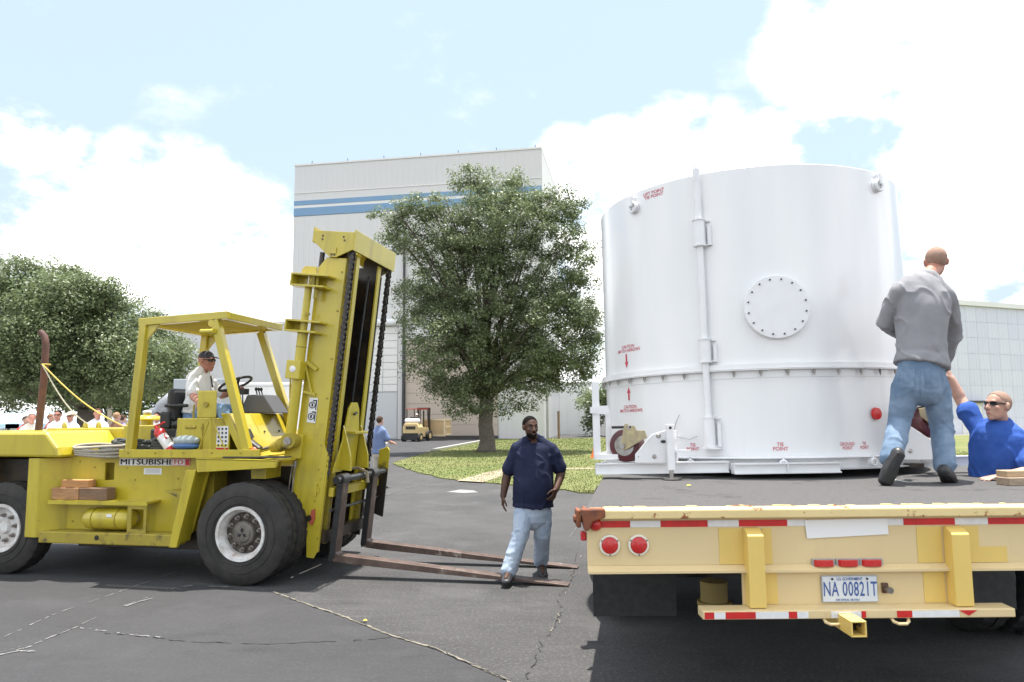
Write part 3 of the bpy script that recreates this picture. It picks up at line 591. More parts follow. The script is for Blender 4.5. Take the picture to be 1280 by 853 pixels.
# coiled rope and hose
rope = MB()
rnd = random.Random(4)
for turn in range(7):
    pts = []; cx, cy = -1.62 + rnd.uniform(-.04, .04), .36; A = .52 - turn * .035 + rnd.uniform(-.03, .03); Bv = .20 - turn * .012
    for k in range(41):
        th = 2 * math.pi * k / 40; wob = .02 * math.sin(5 * th + turn)
        pts.append(FW(cx + (A + wob) * math.cos(th), cy + (Bv + wob * .5) * math.sin(th), 1.385 + turn * .022 + .02 * math.sin(3 * th + turn * 2)))
    rope.tube(pts, .021, 7)
part('coiled_hose', rope, mat('dark_green_hose', (.030, .034, .028), .7, col2=(.055, .06, .05), nscale=20), None, smooth=True, label='pile of dark green hose coiled on the forklift deck', cat='hose')
rope = MB()
for turn in range(4):
    pts = []
    for k in range(41):
        th = 2 * math.pi * k / 40
        pts.append(FW(-2.0 + (.36 + turn * .01) * math.cos(th), .30 + .235 * math.sin(th), 1.372 + turn * .032 + .012 * math.sin(2 * th + turn) - .01 * (math.sin(th) < -.5)))
    rope.tube(pts, .017, 7)
part('coiled_rope', rope, mat('pale_rope', (.42, .38, .30), .85, col2=(.28, .25, .2), nscale=60), None, smooth=True, label='pale rope looped under the dark hose on the forklift deck', cat='rope')
rope = MB()
for turn in range(6):
    pts = []
    for k in range(31):
        th = 2 * math.pi * k / 30; pts.append(FW(-1.22 + (.20 - turn * .015) * math.cos(th), .33 + (.14) * math.sin(th), 1.39 + turn * .033 + .02 * math.sin(3 * th + turn)))
    rope.tube(pts, .022, 7)
part('folded_tarpaulin_roll', rope, mat('dark_grey_tarp', (.04, .042, .036), .8, col2=(.07, .07, .06), nscale=14, bump=.4), None, smooth=True, label='heap of dark grey webbing beside the fire extinguisher on the forklift deck', cat='webbing')
E2 = thing('fire_extinguisher', 'red and white fire extinguisher leaning on the forklift deck', 'fire extinguisher', FW(-1.02, .16, 1.40))
a = Vector((-.62, 0, .78)).normalized(); a = Matrix.Rotation(R(-11.5), 3, 'Z') @ a
q = MB(); q.tube([a * .03, a * .24], .058, 18, round_ends=True); part('cylinder', q, mat('ext_white', (.75, .73, .70), .3), E2, smooth=60)
q = MB(); q.tube([a * .235, a * .30, a * .33], [.0595, .059, .035], 18); q.tube([a * .0, a * .06], [.059, .0595], 18); part('red_band', q, REDT, E2, smooth=60)
q = MB(); q.tube([a * .33, a * .38], .02, 10); q.beam(a * .37, a * .37 + Vector((.10, 0, .05)), .02, .02); q.tube([a * .37, a * .36 + Vector((.07, -.02, -.04)), a * .2 + Vector((.06, -.05, 0))], .011, 8); part('valve', q, REDT, E2)
BG = thing('supply_bag', 'clear and blue plastic bag of supplies on the forklift deck', 'bag', FW(-.83, .13, 1.437), R(-11.5))
q = MB(); q.ell((0, 0, .035), (.17, .09, .045)); part('blue_contents', q, mat('plastic_blue', (.05, .13, .30), .35), BG, smooth=True)
q = MB(); q.ell((0, .0, .095), (.165, .085, .06)); part('clear_wrap', q, mat('plastic_wrap_grey', (.30, .36, .36), .25, col2=(.42, .46, .45), nscale=20, bump=.5, bscale=30), BG, smooth=True)
q = MB(); q.prism([(-.19, 0), (.19, 0), (.13, .20), (-.16, .22)], -.02, .03)
part('folded_mat', q, mat('khaki_grey', (.30, .29, .20), .8), None, loc=FW(-.90, .28, 1.44), rot=(0, 0, R(-11.5)), label='khaki grey folded mat standing behind the blue plastic bag', cat='mat', bevel=.01)
# ropes tied to the exhaust
rope = MB(); p0 = FW(-3.74, 1.09, 2.52); p1 = FW(-2.25, 1.0, 1.64); rope.tube([p0.lerp(p1, t) - Vector((0, 0, .10 * math.sin(math.pi * t))) for t in [k / 16 for k in range(17)]], .009, 7)
rope.torus(FW(-3.74, 1.15, 2.52), (0, 0, 1), .051, .009, 20, 7)
part('yellow_rope', rope, mat('yellow_rope', (.55, .42, .10), .8), None, smooth=True, label='yellow rope running from the brown exhaust pipe down to the forklift hood', cat='rope')
rope = MB(); p1 = FW(-2.78, 1.0, 1.66); rope.tube([p0.lerp(p1, t) - Vector((0, 0, .14 * math.sin(math.pi * t))) for t in [k / 16 for k in range(17)]], .008, 7)
part('white_rope', rope, mat('white_rope', (.62, .58, .48), .8), None, smooth=True, label='slack white rope hanging from the brown exhaust pipe to the forklift hood', cat='rope')
# ------------------------------------------------------------------ trailer
TR = thing('flatbed_trailer', 'cream yellow flatbed trailer seen from its tail, carrying the white container', 'trailer', (2.1, 7.5, 0))
def tr(name, mb, m=None, parent=None, **k): return part(name, mb, m or CREAM, parent or TR, world=True, **k)
DZ = 1.262
LX = lambda y: .40 + .172 * (y - 4.06)
RX = lambda y: 3.80 + .172 * (y - 4.06)
c = MB(); c.prism([(LX(4.075), 4.075), (RX(4.075), 4.075), (RX(13), 13), (LX(13), 13)], 1.215, DZ, 'z'); tr('deck', c, DECK)
for sx, f in ((0, LX), (1, RX)):
    c = MB(); s = .0 if sx == 0 else -.06
    c.prism([(f(4.2) - .005 + s, 4.2), (f(4.2) + .055 + s, 4.2), (f(13) + .055 + s, 13), (f(13) - .005 + s, 13)], 1.08, 1.2145, 'z'); tr('side_rail', c, CREAM)
c = MB(); c.prism([(4.0, 1.212), (4.075, 1.212), (4.075, DZ + .006), (4.012, DZ + .006), (4.0, DZ - .004)], .42, 3.86, 'x'); tr('rear_edge', c, CREAMR, bevel=.006)
# chipped lip lumps along the rear edge
c = MB(); rr = random.Random(3)
for k in range(46):
    x = .45 + rr.random() * 3.35; l = rr.uniform(.02, .09); c.prism([(x, 4.068), (x + l, 4.066), (x + l * .8, 4.084), (x + l * .2, 4.086)], DZ, DZ + rr.uniform(.007, .012), 'z')
tr('paint_flakes', c, CREAMR, kind='stuff')
c = MB(); c.prism([(4.06, .955), (4.075, .955), (4.075, 1.212), (4.06, 1.212)], .405, 3.86, 'x'); tr('tail_panel', c, CREAM)
c = MB(); c.prism([(4.02, .918), (4.075, .918), (4.075, .954), (4.059, .954), (4.02, .93)], .405, 3.86, 'x'); tr('tail_flange', c, CREAM)
c = MB(); c.box(1.25, 2.47, 4.058, 4.074, .735, .917); tr('centre_panel', c, CREAM)
# repainted patches beside the posts
for x0, x1 in ((1.13, 1.275), (1.37, 1.42), (2.22, 2.355), (2.48, 2.56)):
    c = MB(); c.box(x0, x1, 4.0565, 4.0595, .957, 1.15); tr('repaint_patch', c, CREAM2)
for x0, x1 in ((2.56, 2.71),):
    c = MB(); c.box(x0, x1, 4.0565, 4.0595, .957, 1.04); tr('repaint_patch', c, CREAM2)
for x0, x1 in ((1.37, 1.44), (2.24, 2.355)):
    c = MB(); c.box(x0, x1, 4.0545, 4.0575, .745, .916); tr('repaint_patch', c, CREAM2)
for x0, x1 in ((1.262, 1.352), (2.365, 2.462)):
    c = MB(); c.prism([(3.975, .742), (4.06, .742), (4.06, 1.155), (4.035, 1.155), (3.975, 1.122)], x0, x1, 'x'); tr('bumper_post', c, CREAM2, bevel=.006)
c = MB(); c.prism([(3.95, .692), (4.057, .692), (4.057, .742), (3.95, .738)], 1.0, 2.66, 'x'); BP = tr('bumper_bar', c, CREAM, bevel=.006)
for x0, x1, m in ((1.01, 1.06, REDT), (1.06, 1.12, WHT), (1.12, 1.28, REDT), (1.28, 1.455, WHT), (1.455, 1.50, REDT), (1.50, 1.56, WHT), (1.68, 1.79, WHT), (1.79, 1.84, WHT), (1.84, 1.865, REDT), (2.03, 2.11, REDT), (2.11, 2.36, WHT)):
    c = MB(); c.box(x0, x1 - .001, 3.9465, 3.9495, .697, .731); tr('tape_strip', c, m, BP)
c = MB(); c.prism([(2.36, .731), (2.455, .731), (2.41, .703)], 3.9465, 3.9495); tr('tape_strip', c, REDT, BP)
for x in (1.69, 2.05):
    c = MB(); c.tube([(x - .045, 3.98, .70), (x - .04, 3.95, .675), (x - .02, 3.935, .668), (x + .02, 3.935, .668), (x + .04, 3.95, .675), (x + .045, 3.98, .70)], .009, 8); tr('tow_loop', c, CREAM, smooth=True)
# receiver tube
c = MB(); hx, hz, hw, ht = at(1074, 787, 3.80).x, at(1074, 787, 3.80).z, .040, .009
for a0, a1, b0, b1 in ((-hw, hw, hw - ht, hw), (-hw, hw, -hw, -hw + ht), (-hw, -hw + ht, -hw + ht, hw - ht), (hw - ht, hw, -hw + ht, hw - ht)):
    c.box(hx + a0, hx + a1, 3.80, 4.4, hz + b0, hz + b1)
tr('hitch_receiver', c, CREAM2, bevel=.003)
c = MB(); c.box(hx - hw + ht, hx + hw - ht, 3.90, 3.91, hz - hw + ht, hz + hw - ht); c.cyl((hx + .02, 3.84, hz + .01), (hx + .02, 3.90, hz + .01), .009, 10); tr('receiver_interior', c, GREASE)
# top tape
def X(px, Y=4.05): return at(px, 652, Y).x
for a, b, m in ((750, 788, REDT), (788, 826, WHT), (826, 885, REDT), (885, 924, WHT), (924, 984.6, REDT), (984.6, 1007, WHT), (1109, 1130, WHT), (1130, 1194.5, REDT), (1194.5, 1236, WHT), (1236, 1300, REDT), (1300, 1345, WHT)):
    c = MB(); c.box(X(a), X(b) - .001, 4.0560, 4.0592, 1.160, 1.195); tr('tape_strip', c, m)
c = MB(); c.prism([(X(1006), 1.192), (X(1109.5), 1.198), (X(1110), 1.112), (X(1008), 1.092)], 4.0515, 4.054); tr('paper_sheet', c, PAPER)
# lamps
c = MB(); c.lathe([(-.016, .0001), (-.012, .022), (0, .034), (.012, .036)], (.452, 4.045, 1.178), (0, 1, 0), 28); tr('reflector', c, REDL, smooth=40)
for x in (.527, .686):
    c = MB(); c.lathe([(0, .058), (-.012, .056), (-.014, .046), (.01, .044)], (x, 4.056, 1.066), (0, 1, 0), 36, closed=False); LR = tr('lamp_ring', c, mat('lamp_ring_cream', (.78, .72, .60), .4), smooth=40)
    q = MB(); q.lathe([(-.022, .0001), (-.020, .03), (-.012, .0445), (.0, .0445)], (x, 4.052, 1.066), (0, 1, 0), 32); tr('lamp_lens', q, REDL, LR, smooth=40)
    for k in range(3):
        a = R(90 + 120 * k + 180); q = MB(); q.cyl((x + .051 * math.cos(a), 4.038, 1.066 + .051 * math.sin(a)), (x + .051 * math.cos(a), 4.045, 1.066 + .051 * math.sin(a)), .004, 8); tr('screw', q, STEELD, LR)
for x in (3.5, 3.66):
    c = MB(); c.lathe([(0, .058), (-.012, .056), (-.014, .046), (.01, .044)], (x, 4.056, 1.066), (0, 1, 0), 36); LR = tr('lamp_ring', c, MATS['lamp_ring_cream'], smooth=40)
    q = MB(); q.lathe([(-.022, .0001), (-.020, .03), (-.012, .0445), (.0, .0445)], (x, 4.052, 1.066), (0, 1, 0), 32); tr('lamp_lens', q, REDL, LR, smooth=40)
c = MB(); c.box(.372, .405, 4.08, 4.13, 1.085, 1.135); tr('side_lamp', c, REDL, bevel=.008)
for x in (1.695, 1.828, 1.957):
    c = MB(); c.box(x - .064, x + .064, 4.046, 4.058, .937, .984); BS = tr('lamp_base', c, mat('grey_lamp_base', (.35, .34, .33), .5), bevel=.004)
    q = MB(); q.prism([(x - .055, 4.046), (x - .045, 4.028), (x, 4.022), (x + .045, 4.028), (x + .055, 4.046)], .944, .980, 'z'); tr('lamp_lens', q, REDL, BS, bevel=.004)
# number plate
c = MB(); c.box(1.677, 1.983, 4.046, 4.052, .752, .894); PLT = tr('number_plate', c, mat('plate_frame_silver', (.42, .45, .50), .35, .4), bevel=.003)
q = MB(); q.box(1.682, 1.978, 4.043, 4.0455, .757, .889); tr('plate_face', q, PLATE, PLT)
def tp(body, size, m, loc, parent, bold=0., sx=1., space=1.):
    me = text_mesh(body, size, bold, 'CENTER', sx, space); me.materials.clear(); me.materials.append(m)
    M4 = Matrix.Translation(loc) @ Matrix.Rotation(R(90), 4, 'X'); me.transform(M4); return part('lettering', me, m, parent, world=True)
tp('NA 00821T', .108, INKB, (1.830, 4.0415, .820), PLT, .0010, .53, 1.08)
tp('U.S. GOVERNMENT', .022, INKB, (1.830, 4.0415, .876), PLT, .0004, .75)
tp('FOR OFFICIAL USE ONLY', .0155, INKB, (1.815, 4.0415, .766), PLT, .0003, .75)
for x in (1.735, 1.925):
    q = MB(); q.cyl((x, 4.038, .877), (x, 4.043, .877), .006, 10); tr('screw', q, INKK, PLT)
q = MB(); q.box(1.998 + .01, 2.038, 4.040, 4.057, .800, .852); LK = tr('lock_bracket', q, mat('bracket_brown', (.10, .05, .03), .6))
q = MB(); q.cyl((2.03, 4.0, .822), (2.03, 4.045, .822), .017, 14); tr('knob', q, STEEL, LK, smooth=40)
# rusty corner bracket
c = MB(); c.box(.345, .37, 4.02, 4.14, 1.165, 1.262); c.box(.385, .405, 4.02, 4.14, 1.16, 1.27); c.prism([(.37, 1.268), (.50, 1.270), (.50, 1.222), (.43, 1.20), (.41, 1.155), (.385, 1.15)], 3.99, 4.0595); c.cyl((.33, 4.06, 1.21), (.41, 4.06, 1.21), .022, 10)
tr('corner_bracket', c, RUSTO, bevel=.008)
# flaps, wheels, running gear
c = MB(); c.box(.57, 1.17, 5.36, 5.375, .335, .915); tr('mud_flap', c, BLACK)
c = MB(); c.box(3.10, 3.62, 5.36, 5.375, .36, .915); tr('mud_flap', c, BLACK)
def twheel(x, y):
    wl = bpy.data.objects.new('wheel', None); COL.objects.link(wl); wl.parent = TR; wl.location = (x - 2.1, y - 7.5, .5); wl.rotation_euler = (0, 0, R(90))
    part('tyre', tyre_mesh(.5, .25, .27), BLACK, wl, smooth=35)
    q = MB(); q.lathe([(.02, .27), (.05, .24), (.14, .22), (.15, .0001)], (0, 0, 0), (0, 1, 0), 32); q.lathe([(.23, .27), (.15, .2), (.15, .0001)], (0, 0, 0), (0, 1, 0), 32); part('rim', q, RIMW, wl, smooth=35)
for y in (6.15, 7.35):
    for x in (.92, 1.20): twheel(x + (y - 6.15) * .1 + .12, y + .75)
    for x in (3.86, 4.14): twheel(x + (y - 6.15) * .1, y)
c = MB()
for x in (1.45, 3.0): c.prism([(x, 4.3), (x + .12, 4.3), (x + 1.6, 12.9), (x + 1.48, 12.9)], .86, 1.213, 'z')
for y in (4.9, 6.15, 7.35, 9): c.box(LX(y) + .08, RX(y) - .08, y, y + .1, 1.0, 1.2)
for y in (6.15, 7.35): c.cyl((1.0, y, .5), (4.0, y, .5), .07, 10)
c.box(1.15, 3.2, 5.6, 5.7, .55, 1.0); c.box(1.2, 3.0, 4.6, 4.62, .92, 1.2)
tr('frame', c, GREASE)
c = MB(); c.cyl((1.44, 5.35, .44), (1.44, 5.35, .58), .095, 24); c.cyl((1.44, 5.35, .41), (1.44, 5.35, .44), .12, 24); tr('spring_pad', c, mat('shaded_yellow', (.22, .16, .05), .7), smooth=40)  # yellow darkened to stand in for the shade under the trailer
c = MB(); c.cyl((2.95, 5.3, .62), (3.06, 5.3, .62), .16, 24); tr('brake_chamber', c, STEELD, smooth=40)

# ------------------------------------------------------------------ the white container
CN = thing('round_shipping_container', 'tall white round steel shipping container with a bolted port, on the trailer deck', 'container', (2.62 * .93, 7.91 * .93, 1.78 + (DZ - 1.78) * .93))
CN.scale = (.93, .93, .93)
CN.rotation_euler = (R(-1.0), R(-.5), R(-1.0))
def cn(name, mb, m=None, parent=None, **k): return part(name, mb, m or WPAINT, parent or CN, **k)
RC = 1.567; ZT = 2.76; ZS = .885
def on(alpha, r, z): a = R(alpha); return Vector((r * math.sin(a), -r * math.cos(a), z))
c = MB(); c.lathe([(ZS + .01, RC - .02), (ZS + .012, RC), (ZS + .5, RC + .001), (1.8, RC), (ZT - .005, RC), (ZT, RC - .004), (ZT, RC - .03), (ZT - .03, RC - .03), (ZT - .03, .001)], (0, 0, 0), (0, 0, 1), 160); cn('upper_shell', c, WPAINT, smooth=30)
c = MB(); c.lathe([(.0, RC - .02), (.0, RC), (ZS - .075, RC), (ZS - .075, RC + .006), (ZS - .01, RC + .006), (ZS - .01, RC - .03)], (0, 0, 0), (0, 0, 1), 160); cn('lower_shell', c, WPAINT, smooth=30)
c = MB(); c.lathe([(ZS - .009, RC - .03), (ZS - .009, RC + .052), (ZS + .002, RC + .055), (ZS + .004, RC + .02)], (0, 0, 0), (0, 0, 1), 160); c.lathe([(ZS + .0045, RC), (ZS + .0045, RC + .042), (ZS + .05, RC + .042), (ZS + .055, RC)], (0, 0, 0), (0, 0, 1), 160); cn('seam_flange', c, WPAINT, smooth=30)
b = MB(); b.cyl((0, 0, -.035), (0, 0, -.001), .012, 6); b.cyl((0, 0, -.055), (0, 0, -.035), .006, 6); bm_ = b.mesh('flange_bolt'); fixnormals(bm_)
for k in range(44):
    p = on(-180 + k * 360 / 44 + 2.5, RC + .035, ZS - .0095); cn('flange_bolt', bm_, STEEL, loc=p)
c = MB(); c.lathe([(.0, RC - .05), (.0, RC + .085), (.010, RC + .09), (.012, RC + .02), (.10, RC + .02), (.102, RC + .09), (.115, RC + .085), (.115, RC - .05)], (0, 0, 0), (0, 0, 1), 120); cn('base_ring', c, WPAINT2, smooth=30)
# port cover
def onface(alpha, z, mb, name, m, parent=None, r=RC, **k):
    return cn(name, mb, m, parent, loc=on(alpha, r, z), rot=(0, 0, R(alpha)), **k)
c = MB(); c.lathe([(.12, .285), (-.028, .285), (-.034, .28), (-.034, .0001)], (0, 0, 0), (0, 1, 0), 64)
PC = onface(-7.8, 1.435, c, 'port_cover', WPAINT2, smooth=30, r=RC + .012)
bb = MB(); bb.cyl((0, -.012, 0), (0, 0, 0), .008, 6); bbm = bb.mesh('cover_bolt'); fixnormals(bbm)
for k in range(16):
    a = 2 * math.pi * (k + .5) / 16; cn('cover_bolt', bbm, STEELD, PC, loc=(.25 * math.cos(a), -.034, .25 * math.sin(a)))
# vent pipe
AP = -30.6
c = MB(); rr_ = RC + .055
PIP = cn('vent_pipe', c.cyl(on(AP, rr_, .32), on(AP, rr_, ZT - .08), .031, 20).cyl(on(AP, rr_, ZT - .08), on(AP, rr_, ZT + .03), .033, 20), WPAINT2, smooth=40)
q = MB(); q.cyl(on(AP, rr_, ZT + .03), on(AP, rr_, ZT + .055), .022, 16); cn('pipe_cap', q, WPAINT2, PIP)
def pbox(x0, x1, y0, y1, z0, z1, mb): return mb.box(x0, x1, y0, y1, z0, z1)
for z0, z1 in ((2.05, 2.30), (.965, 1.18), (.20, .47)):
    q = MB(); q.cyl((0, -.055, z0), (0, -.055, z1), .052, 20); q.cyl((0, -.055, z1 - .01), (0, -.055, z1 + .004), .060, 20); q.cyl((0, -.055, z0 - .004), (0, -.055, z0 + .012), .060, 20)
    q.box(-.02, .09, -.03, .03, z1 - .02, z1 - .004); q.box(-.02, .09, -.03, .03, z0 + .004, z0 + .02); q.box(.07, .10, -.035, .02, z0 + .004, z1 - .05); q.box(-.05, .05, -.02, .04, z0 + .02, z1 - .02)
    onface(AP, 0, q, 'pipe_clamp', WPAINT2, PIP, smooth=30)
q = MB(); q.box(-.06, .10, -.11, .0, .185, .20); onface(AP, 0, q, 'pipe_foot', WPAINT2, PIP)
# lugs
def lug(alpha, z, s=1.0, name='lift_lug'):
    q = MB(); q.torus((0, -.035, 0), (0, 1, 0), .045 * s, .014 * s, 24, 8); q.lathe([(0, .058 * s), (-.02, .058 * s), (-.024, .03 * s), (-.03, .0001)], (0, 0, 0), (0, 1, 0), 20); q.box(-.012 * s, .012 * s, -.055 * s, 0, .01 * s, .095 * s)
    return onface(alpha, z, q, name, WPAINT2, smooth=35)
lug(-57.4, 2.60, 1.05); lug(34.5, 2.62, 1.1)
for a in (-36.5, -9.1, 18.8): lug(a, .055, .62, 'tie_ring').location = on(a, RC + .075, .058)
# lettering wrapped onto the shell
def wrap(body, size, alpha, z, bold=0., sx=1., r=RC, m=INKR):
    me = text_mesh(body, size, bold, 'CENTER', sx); me.materials.clear(); me.materials.append(m)
    for v in me.vertices:
        p = on(alpha + math.degrees(v.co.x / r), r + .0035, z + v.co.y); v.co = p
    return cn('lettering', me, m)
wrap('LIFT POINT\nTIE POINT', .046, -48.2, 2.675, .0003, 1.1)
wrap('CAUTION\nMATCH ARROWS', .046, -65, 1.185, .0003, 1.1); wrap('CAUTION\nMATCH ARROWS', .046, -65, .575, .0003, 1.1)
wrap('TIE\nPOINT', .044, -37, .20, .0003, .95); wrap('TIE\nPOINT', .046, -9.1, .20, .0003, .95)
wrap('GROUND\nPOINT', .042, 12.6, .195, .0002, .80); wrap('TIE\nPOINT', .042, 19.0, .195, .0002, .75)
def arrow(alpha, z0, z1):
    d = 1 if z1 > z0 else -1; me = MB(); L = abs(z1 - z0)
    P = [(-.014, 0), (.014, 0), (.014, L * .55 * d), (-.014, L * .55 * d)]; T = [(-.032, L * .55 * d), (.032, L * .55 * d), (0, L * d)]
    vs = []; fs = []
    for poly in (P, T):
        o = len(vs)
        for x, y in poly: vs.append(on(alpha + math.degrees(x / RC), RC + .0035, z0 + y))
        fs.append(tuple(range(o, o + len(poly))))
    me.add(vs, fs); cn('arrow_mark', me, INKR)
arrow(-66.2, 1.13, .985); arrow(-65.4, .66, .795)
# base frame: long cross channels
def channel(x0, x1, y0, y1, z0, z1, name='base_beam'):
    q = MB(); q.box(x0, x1, y0 + .012, y1, z0 + .012, z1 - .012); q.box(x0, x1, y0 - .012, y1, z0, z0 + .012); q.box(x0, x1, y0 - .012, y1, z1 - .012, z1)
    return cn(name, q, WPAINT2)
channel(-1.87, -.72, -1.60, -1.50, -.012, .085); channel(.22, 1.75, -1.25, -1.15, -.01, .08)
q = channel(-.70, .20, -1.70, -1.58, -.022, .068); q2 = MB(); q2.box(-.255, -.245, -1.716, -1.70, -.020, .066); cn('beam_rib', q2, WPAINT2, q)
channel(-1.2, 1.2, 1.2, 1.3, .028, .115)
for x in (-1.20, 1.13): q = MB(); q.box(x, x + .07, -1.48, 1.2, .03, .11); cn('side_sill', q, WPAINT2)
# dark blocks added below, standing in for the shadow gap under the container
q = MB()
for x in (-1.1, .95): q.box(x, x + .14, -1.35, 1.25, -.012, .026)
cn('shadow_gap_block', q, GREASE)
# left outer stanchion
def at_c(px, py, Y):
    return CN.matrix_basis.inverted() @ at(px, py, Y * .93)
q = MB(); q.box(-1.88, -1.82, -1.56, -1.50, .115, .80); q.tube([(-1.85, -1.53, .8), (-1.862, -1.53, .86)], [.03, .008], 8); ST = cn('stanchion', q, WPAINT2, bevel=.008)
q = MB(); q.box(-1.885, -1.74, -1.568, -1.545, .51, .585); q.box(-1.90, -1.85, -1.575, -1.49, .52, .575); cn('stanchion_arm', q, WPAINT2, ST)
q = MB(); q.box(-1.76, -1.72, -1.50, -1.44, .12, .56); q.box(-1.87, -1.62, -1.58, -1.40, .115, .16); cn('stanchion_foot', q, WPAINT2, ST)
# casters
def caster(sx, cx, cy, cz, red_only=False):
    CS = bpy.data.objects.new('caster', None); COL.objects.link(CS); CS.parent = CN; CS.location = (cx, cy, cz); CS.rotation_euler = (0, 0, R(-28 if sx < 0 else 28))
    t = MB(); t.lathe([(-.075, .06), (-.075, .118), (-.07, .135), (-.055, .142), (.055, .142), (.07, .135), (.075, .118), (.075, .06)], (0, 0, 0), (0, 1, 0), 48, closed=False); part('caster_tread', t, CASTER, CS, smooth=30)
    t = MB(); t.lathe([(-.079, .072), (-.079, .088), (-.074, .088), (-.07, .07), (-.05, .06), (-.05, .0001)], (0, 0, 0), (0, 1, 0), 32); part('caster_rim', t, STEEL, CS, smooth=30)
    t = MB(); t.prism([(-.03, -.01), (.0, -.035), (.035, -.03), (.22, .07), (.20, .13), (.13, .13), (.11, .17), (.08, .17), (.07, .12), (.05, .19), (.02, .19)] if sx < 0 else [(.03, -.03), (-.03, -.045), (-.20, .05), (-.22, .12), (-.10, .13), (-.07, .19), (-.03, .19), (.02, .04)], -.105, -.095)
    part('caster_fork', t, ZINC, CS, bevel=.003)
    t = MB(); t.cyl((0, -.12, 0), (0, -.105, 0), .022, 12); t.cyl((-sx * .05, -.118, .16), (-sx * .05, -.10, .16), .014, 8); part('axle_bolt', t, STEEL, CS)
    t = MB(); t.box(-.12, .06, -.06, .03, .148, .172); part('caster_scraper', t, BLACK, CS, bevel=.006)
    return CS
c1 = at_c(784, 557, 6.40); caster(-1, c1.x, c1.y, c1.z)
c2 = at_c(1156, 528, 6.45); caster(1, c2.x, c2.y, c2.z)
rd = MB(); rd.lathe([(0, .0001), (.01, .052), (.03, .056)], (0, -.03, 0), (0, 1, 0), 24); onface(24.6, .475, rd, 'red_knob', REDT, r=RC + .01)
# gusset plates that carry the casters
def plate(poly_px, Y, th, name, holes=()):
    pts = [at_c(x, y, Y) for x, y in poly_px]; n = len(pts); off = Vector((0, th, 0)); mb = MB()
    mb.add([p for p in pts] + [p + off for p in pts], [tuple(range(n)), tuple(range(2 * n - 1, n - 1, -1))] + [(i, i + n, (i + 1) % n + n, (i + 1) % n) for i in range(n)])
    P = cn(name, mb, WPAINT2, bevel=.004)
    for x, y, r_ in holes:
        p = at_c(x, y, Y); t = MB(); t.lathe([(-.012, .0001), (-.012, r_ * .6), (0, r_)], p, (0, 1, 0), 14); cn('plate_bolt', t, STEEL, P)
    return P
plate([(794, 568), (815, 543), (832, 538), (846, 538), (846, 579), (794, 579)], 6.27, .012, 'gusset_plate', ((823, 545, .022), (818, 571, .020), (798, 571, .006)))
plate([(1127, 530), (1137, 532), (1166, 551), (1166, 575), (1127, 575)], 6.32, .012, 'gusset_plate', ((1129, 535, .010), (1138, 564, .020)))
p = at_c(829, 552, 6.26); q = MB(); q.ell(p, (.022, .006, .014)); cn('slot', q, BLACK)
# screw jack
pj = at_c(838, 560, 6.22)
q = MB(); q.box(pj.x - .03, pj.x + .03, pj.y - .03, pj.y + .03, pj.z - .19, pj.z + .20); JK = cn('jack_leg', q, WPAINT2, bevel=.006)
q = MB(); q.cyl((pj.x, pj.y, -.055), (pj.x, pj.y, pj.z - .18), .020, 14); q.cyl((pj.x, pj.y, -.052), (pj.x, pj.y, -.040), .085, 28); cn('jack_foot', q, STEEL, JK, smooth=40)
q = MB(); q.cyl((pj.x, pj.y - .034, pj.z + .17), (pj.x, pj.y - .03, pj.z + .17), .012, 10); cn('jack_hole', q, BLACK, JK)
q = MB(); q.box(pj.x + .03, pj.x + .17, pj.y - .02, pj.y + .04, pj.z - .04, pj.z - .02); q.box(pj.x + .03, pj.x + .09, pj.y - .02, pj.y + .02, pj.z + .06, pj.z + .08); q.tube([(pj.x + .08, pj.y - .02, pj.z + .10), (pj.x + .08, pj.y - .04, pj.z + .10)], .012, 8); cn('jack_bracket', q, WPAINT2, JK)
# ground wires
q = MB(); q.tube([on(20, RC + .09, .06), on(24, RC + .2, .0), Vector((.55, -2.2, -.0)) + Vector((.3, .4, .006))], .004, 6); 
wp = [gz(x, y, DZ + .006) for x, y in ((1093, 591), (1110, 598), (1124, 601), (1137, 603))]
wp[0].z += .10; wire = MB(); wire.tube(wp, .0025, 6)
part('ground_wire', wire, PAPER, None, smooth=True, label='thin pale wire trailing over the trailer deck under the raised heel', cat='wire')
q = MB(); q.tube([on(-41 - 2 * math.sin(t * 2), RC + .02 + .01 * t, .50 - .20 * t + .0) for t in [k / 8 for k in range(9)]] + [on(-37.5, RC + .03, .27), on(-34.8, RC + .03, .30)], .003, 6); cn('safety_cable', q, STEEL)
# leaf and timbers on the deck
q = MB(); pl = gz(861, 608, DZ); q.add([pl + Vector(v) for v in ((-.02, 0, .004), (0, -.02, .008), (.022, .002, .006), (.002, .02, .012))], [(0, 1, 2, 3)])
part('fallen_leaf', q, mat('yellow_leaf', (.60, .48, .03), .6), None, label='small yellow leaf lying on the grey trailer deck', cat='leaf')
b = MB(); b.box(-.45, .45, -.06, .06, 0, .055); p = gz(1286, 607, DZ)
part('timber', b, WOODG, None, loc=(p.x + .28, p.y + .10, DZ), rot=(0, 0, R(10)), bevel=.005, label='lower grey timber at the right edge of the trailer deck by the hand', cat='timber')
b = MB(); b.box(-.42, .42, -.05, .05, 0, .045)
part('timber', b, mat('timber_tan', (.50, .36, .22), .85, col2=(.36, .26, .16), nscale=6, stretch=(1, 14, 14), bump=.2), None, loc=(p.x + .27, p.y + .11, DZ + .0555), rot=(0, 0, R(7)), bevel=.005, label='upper tan timber lying on the grey one at the trailer edge', cat='timber')
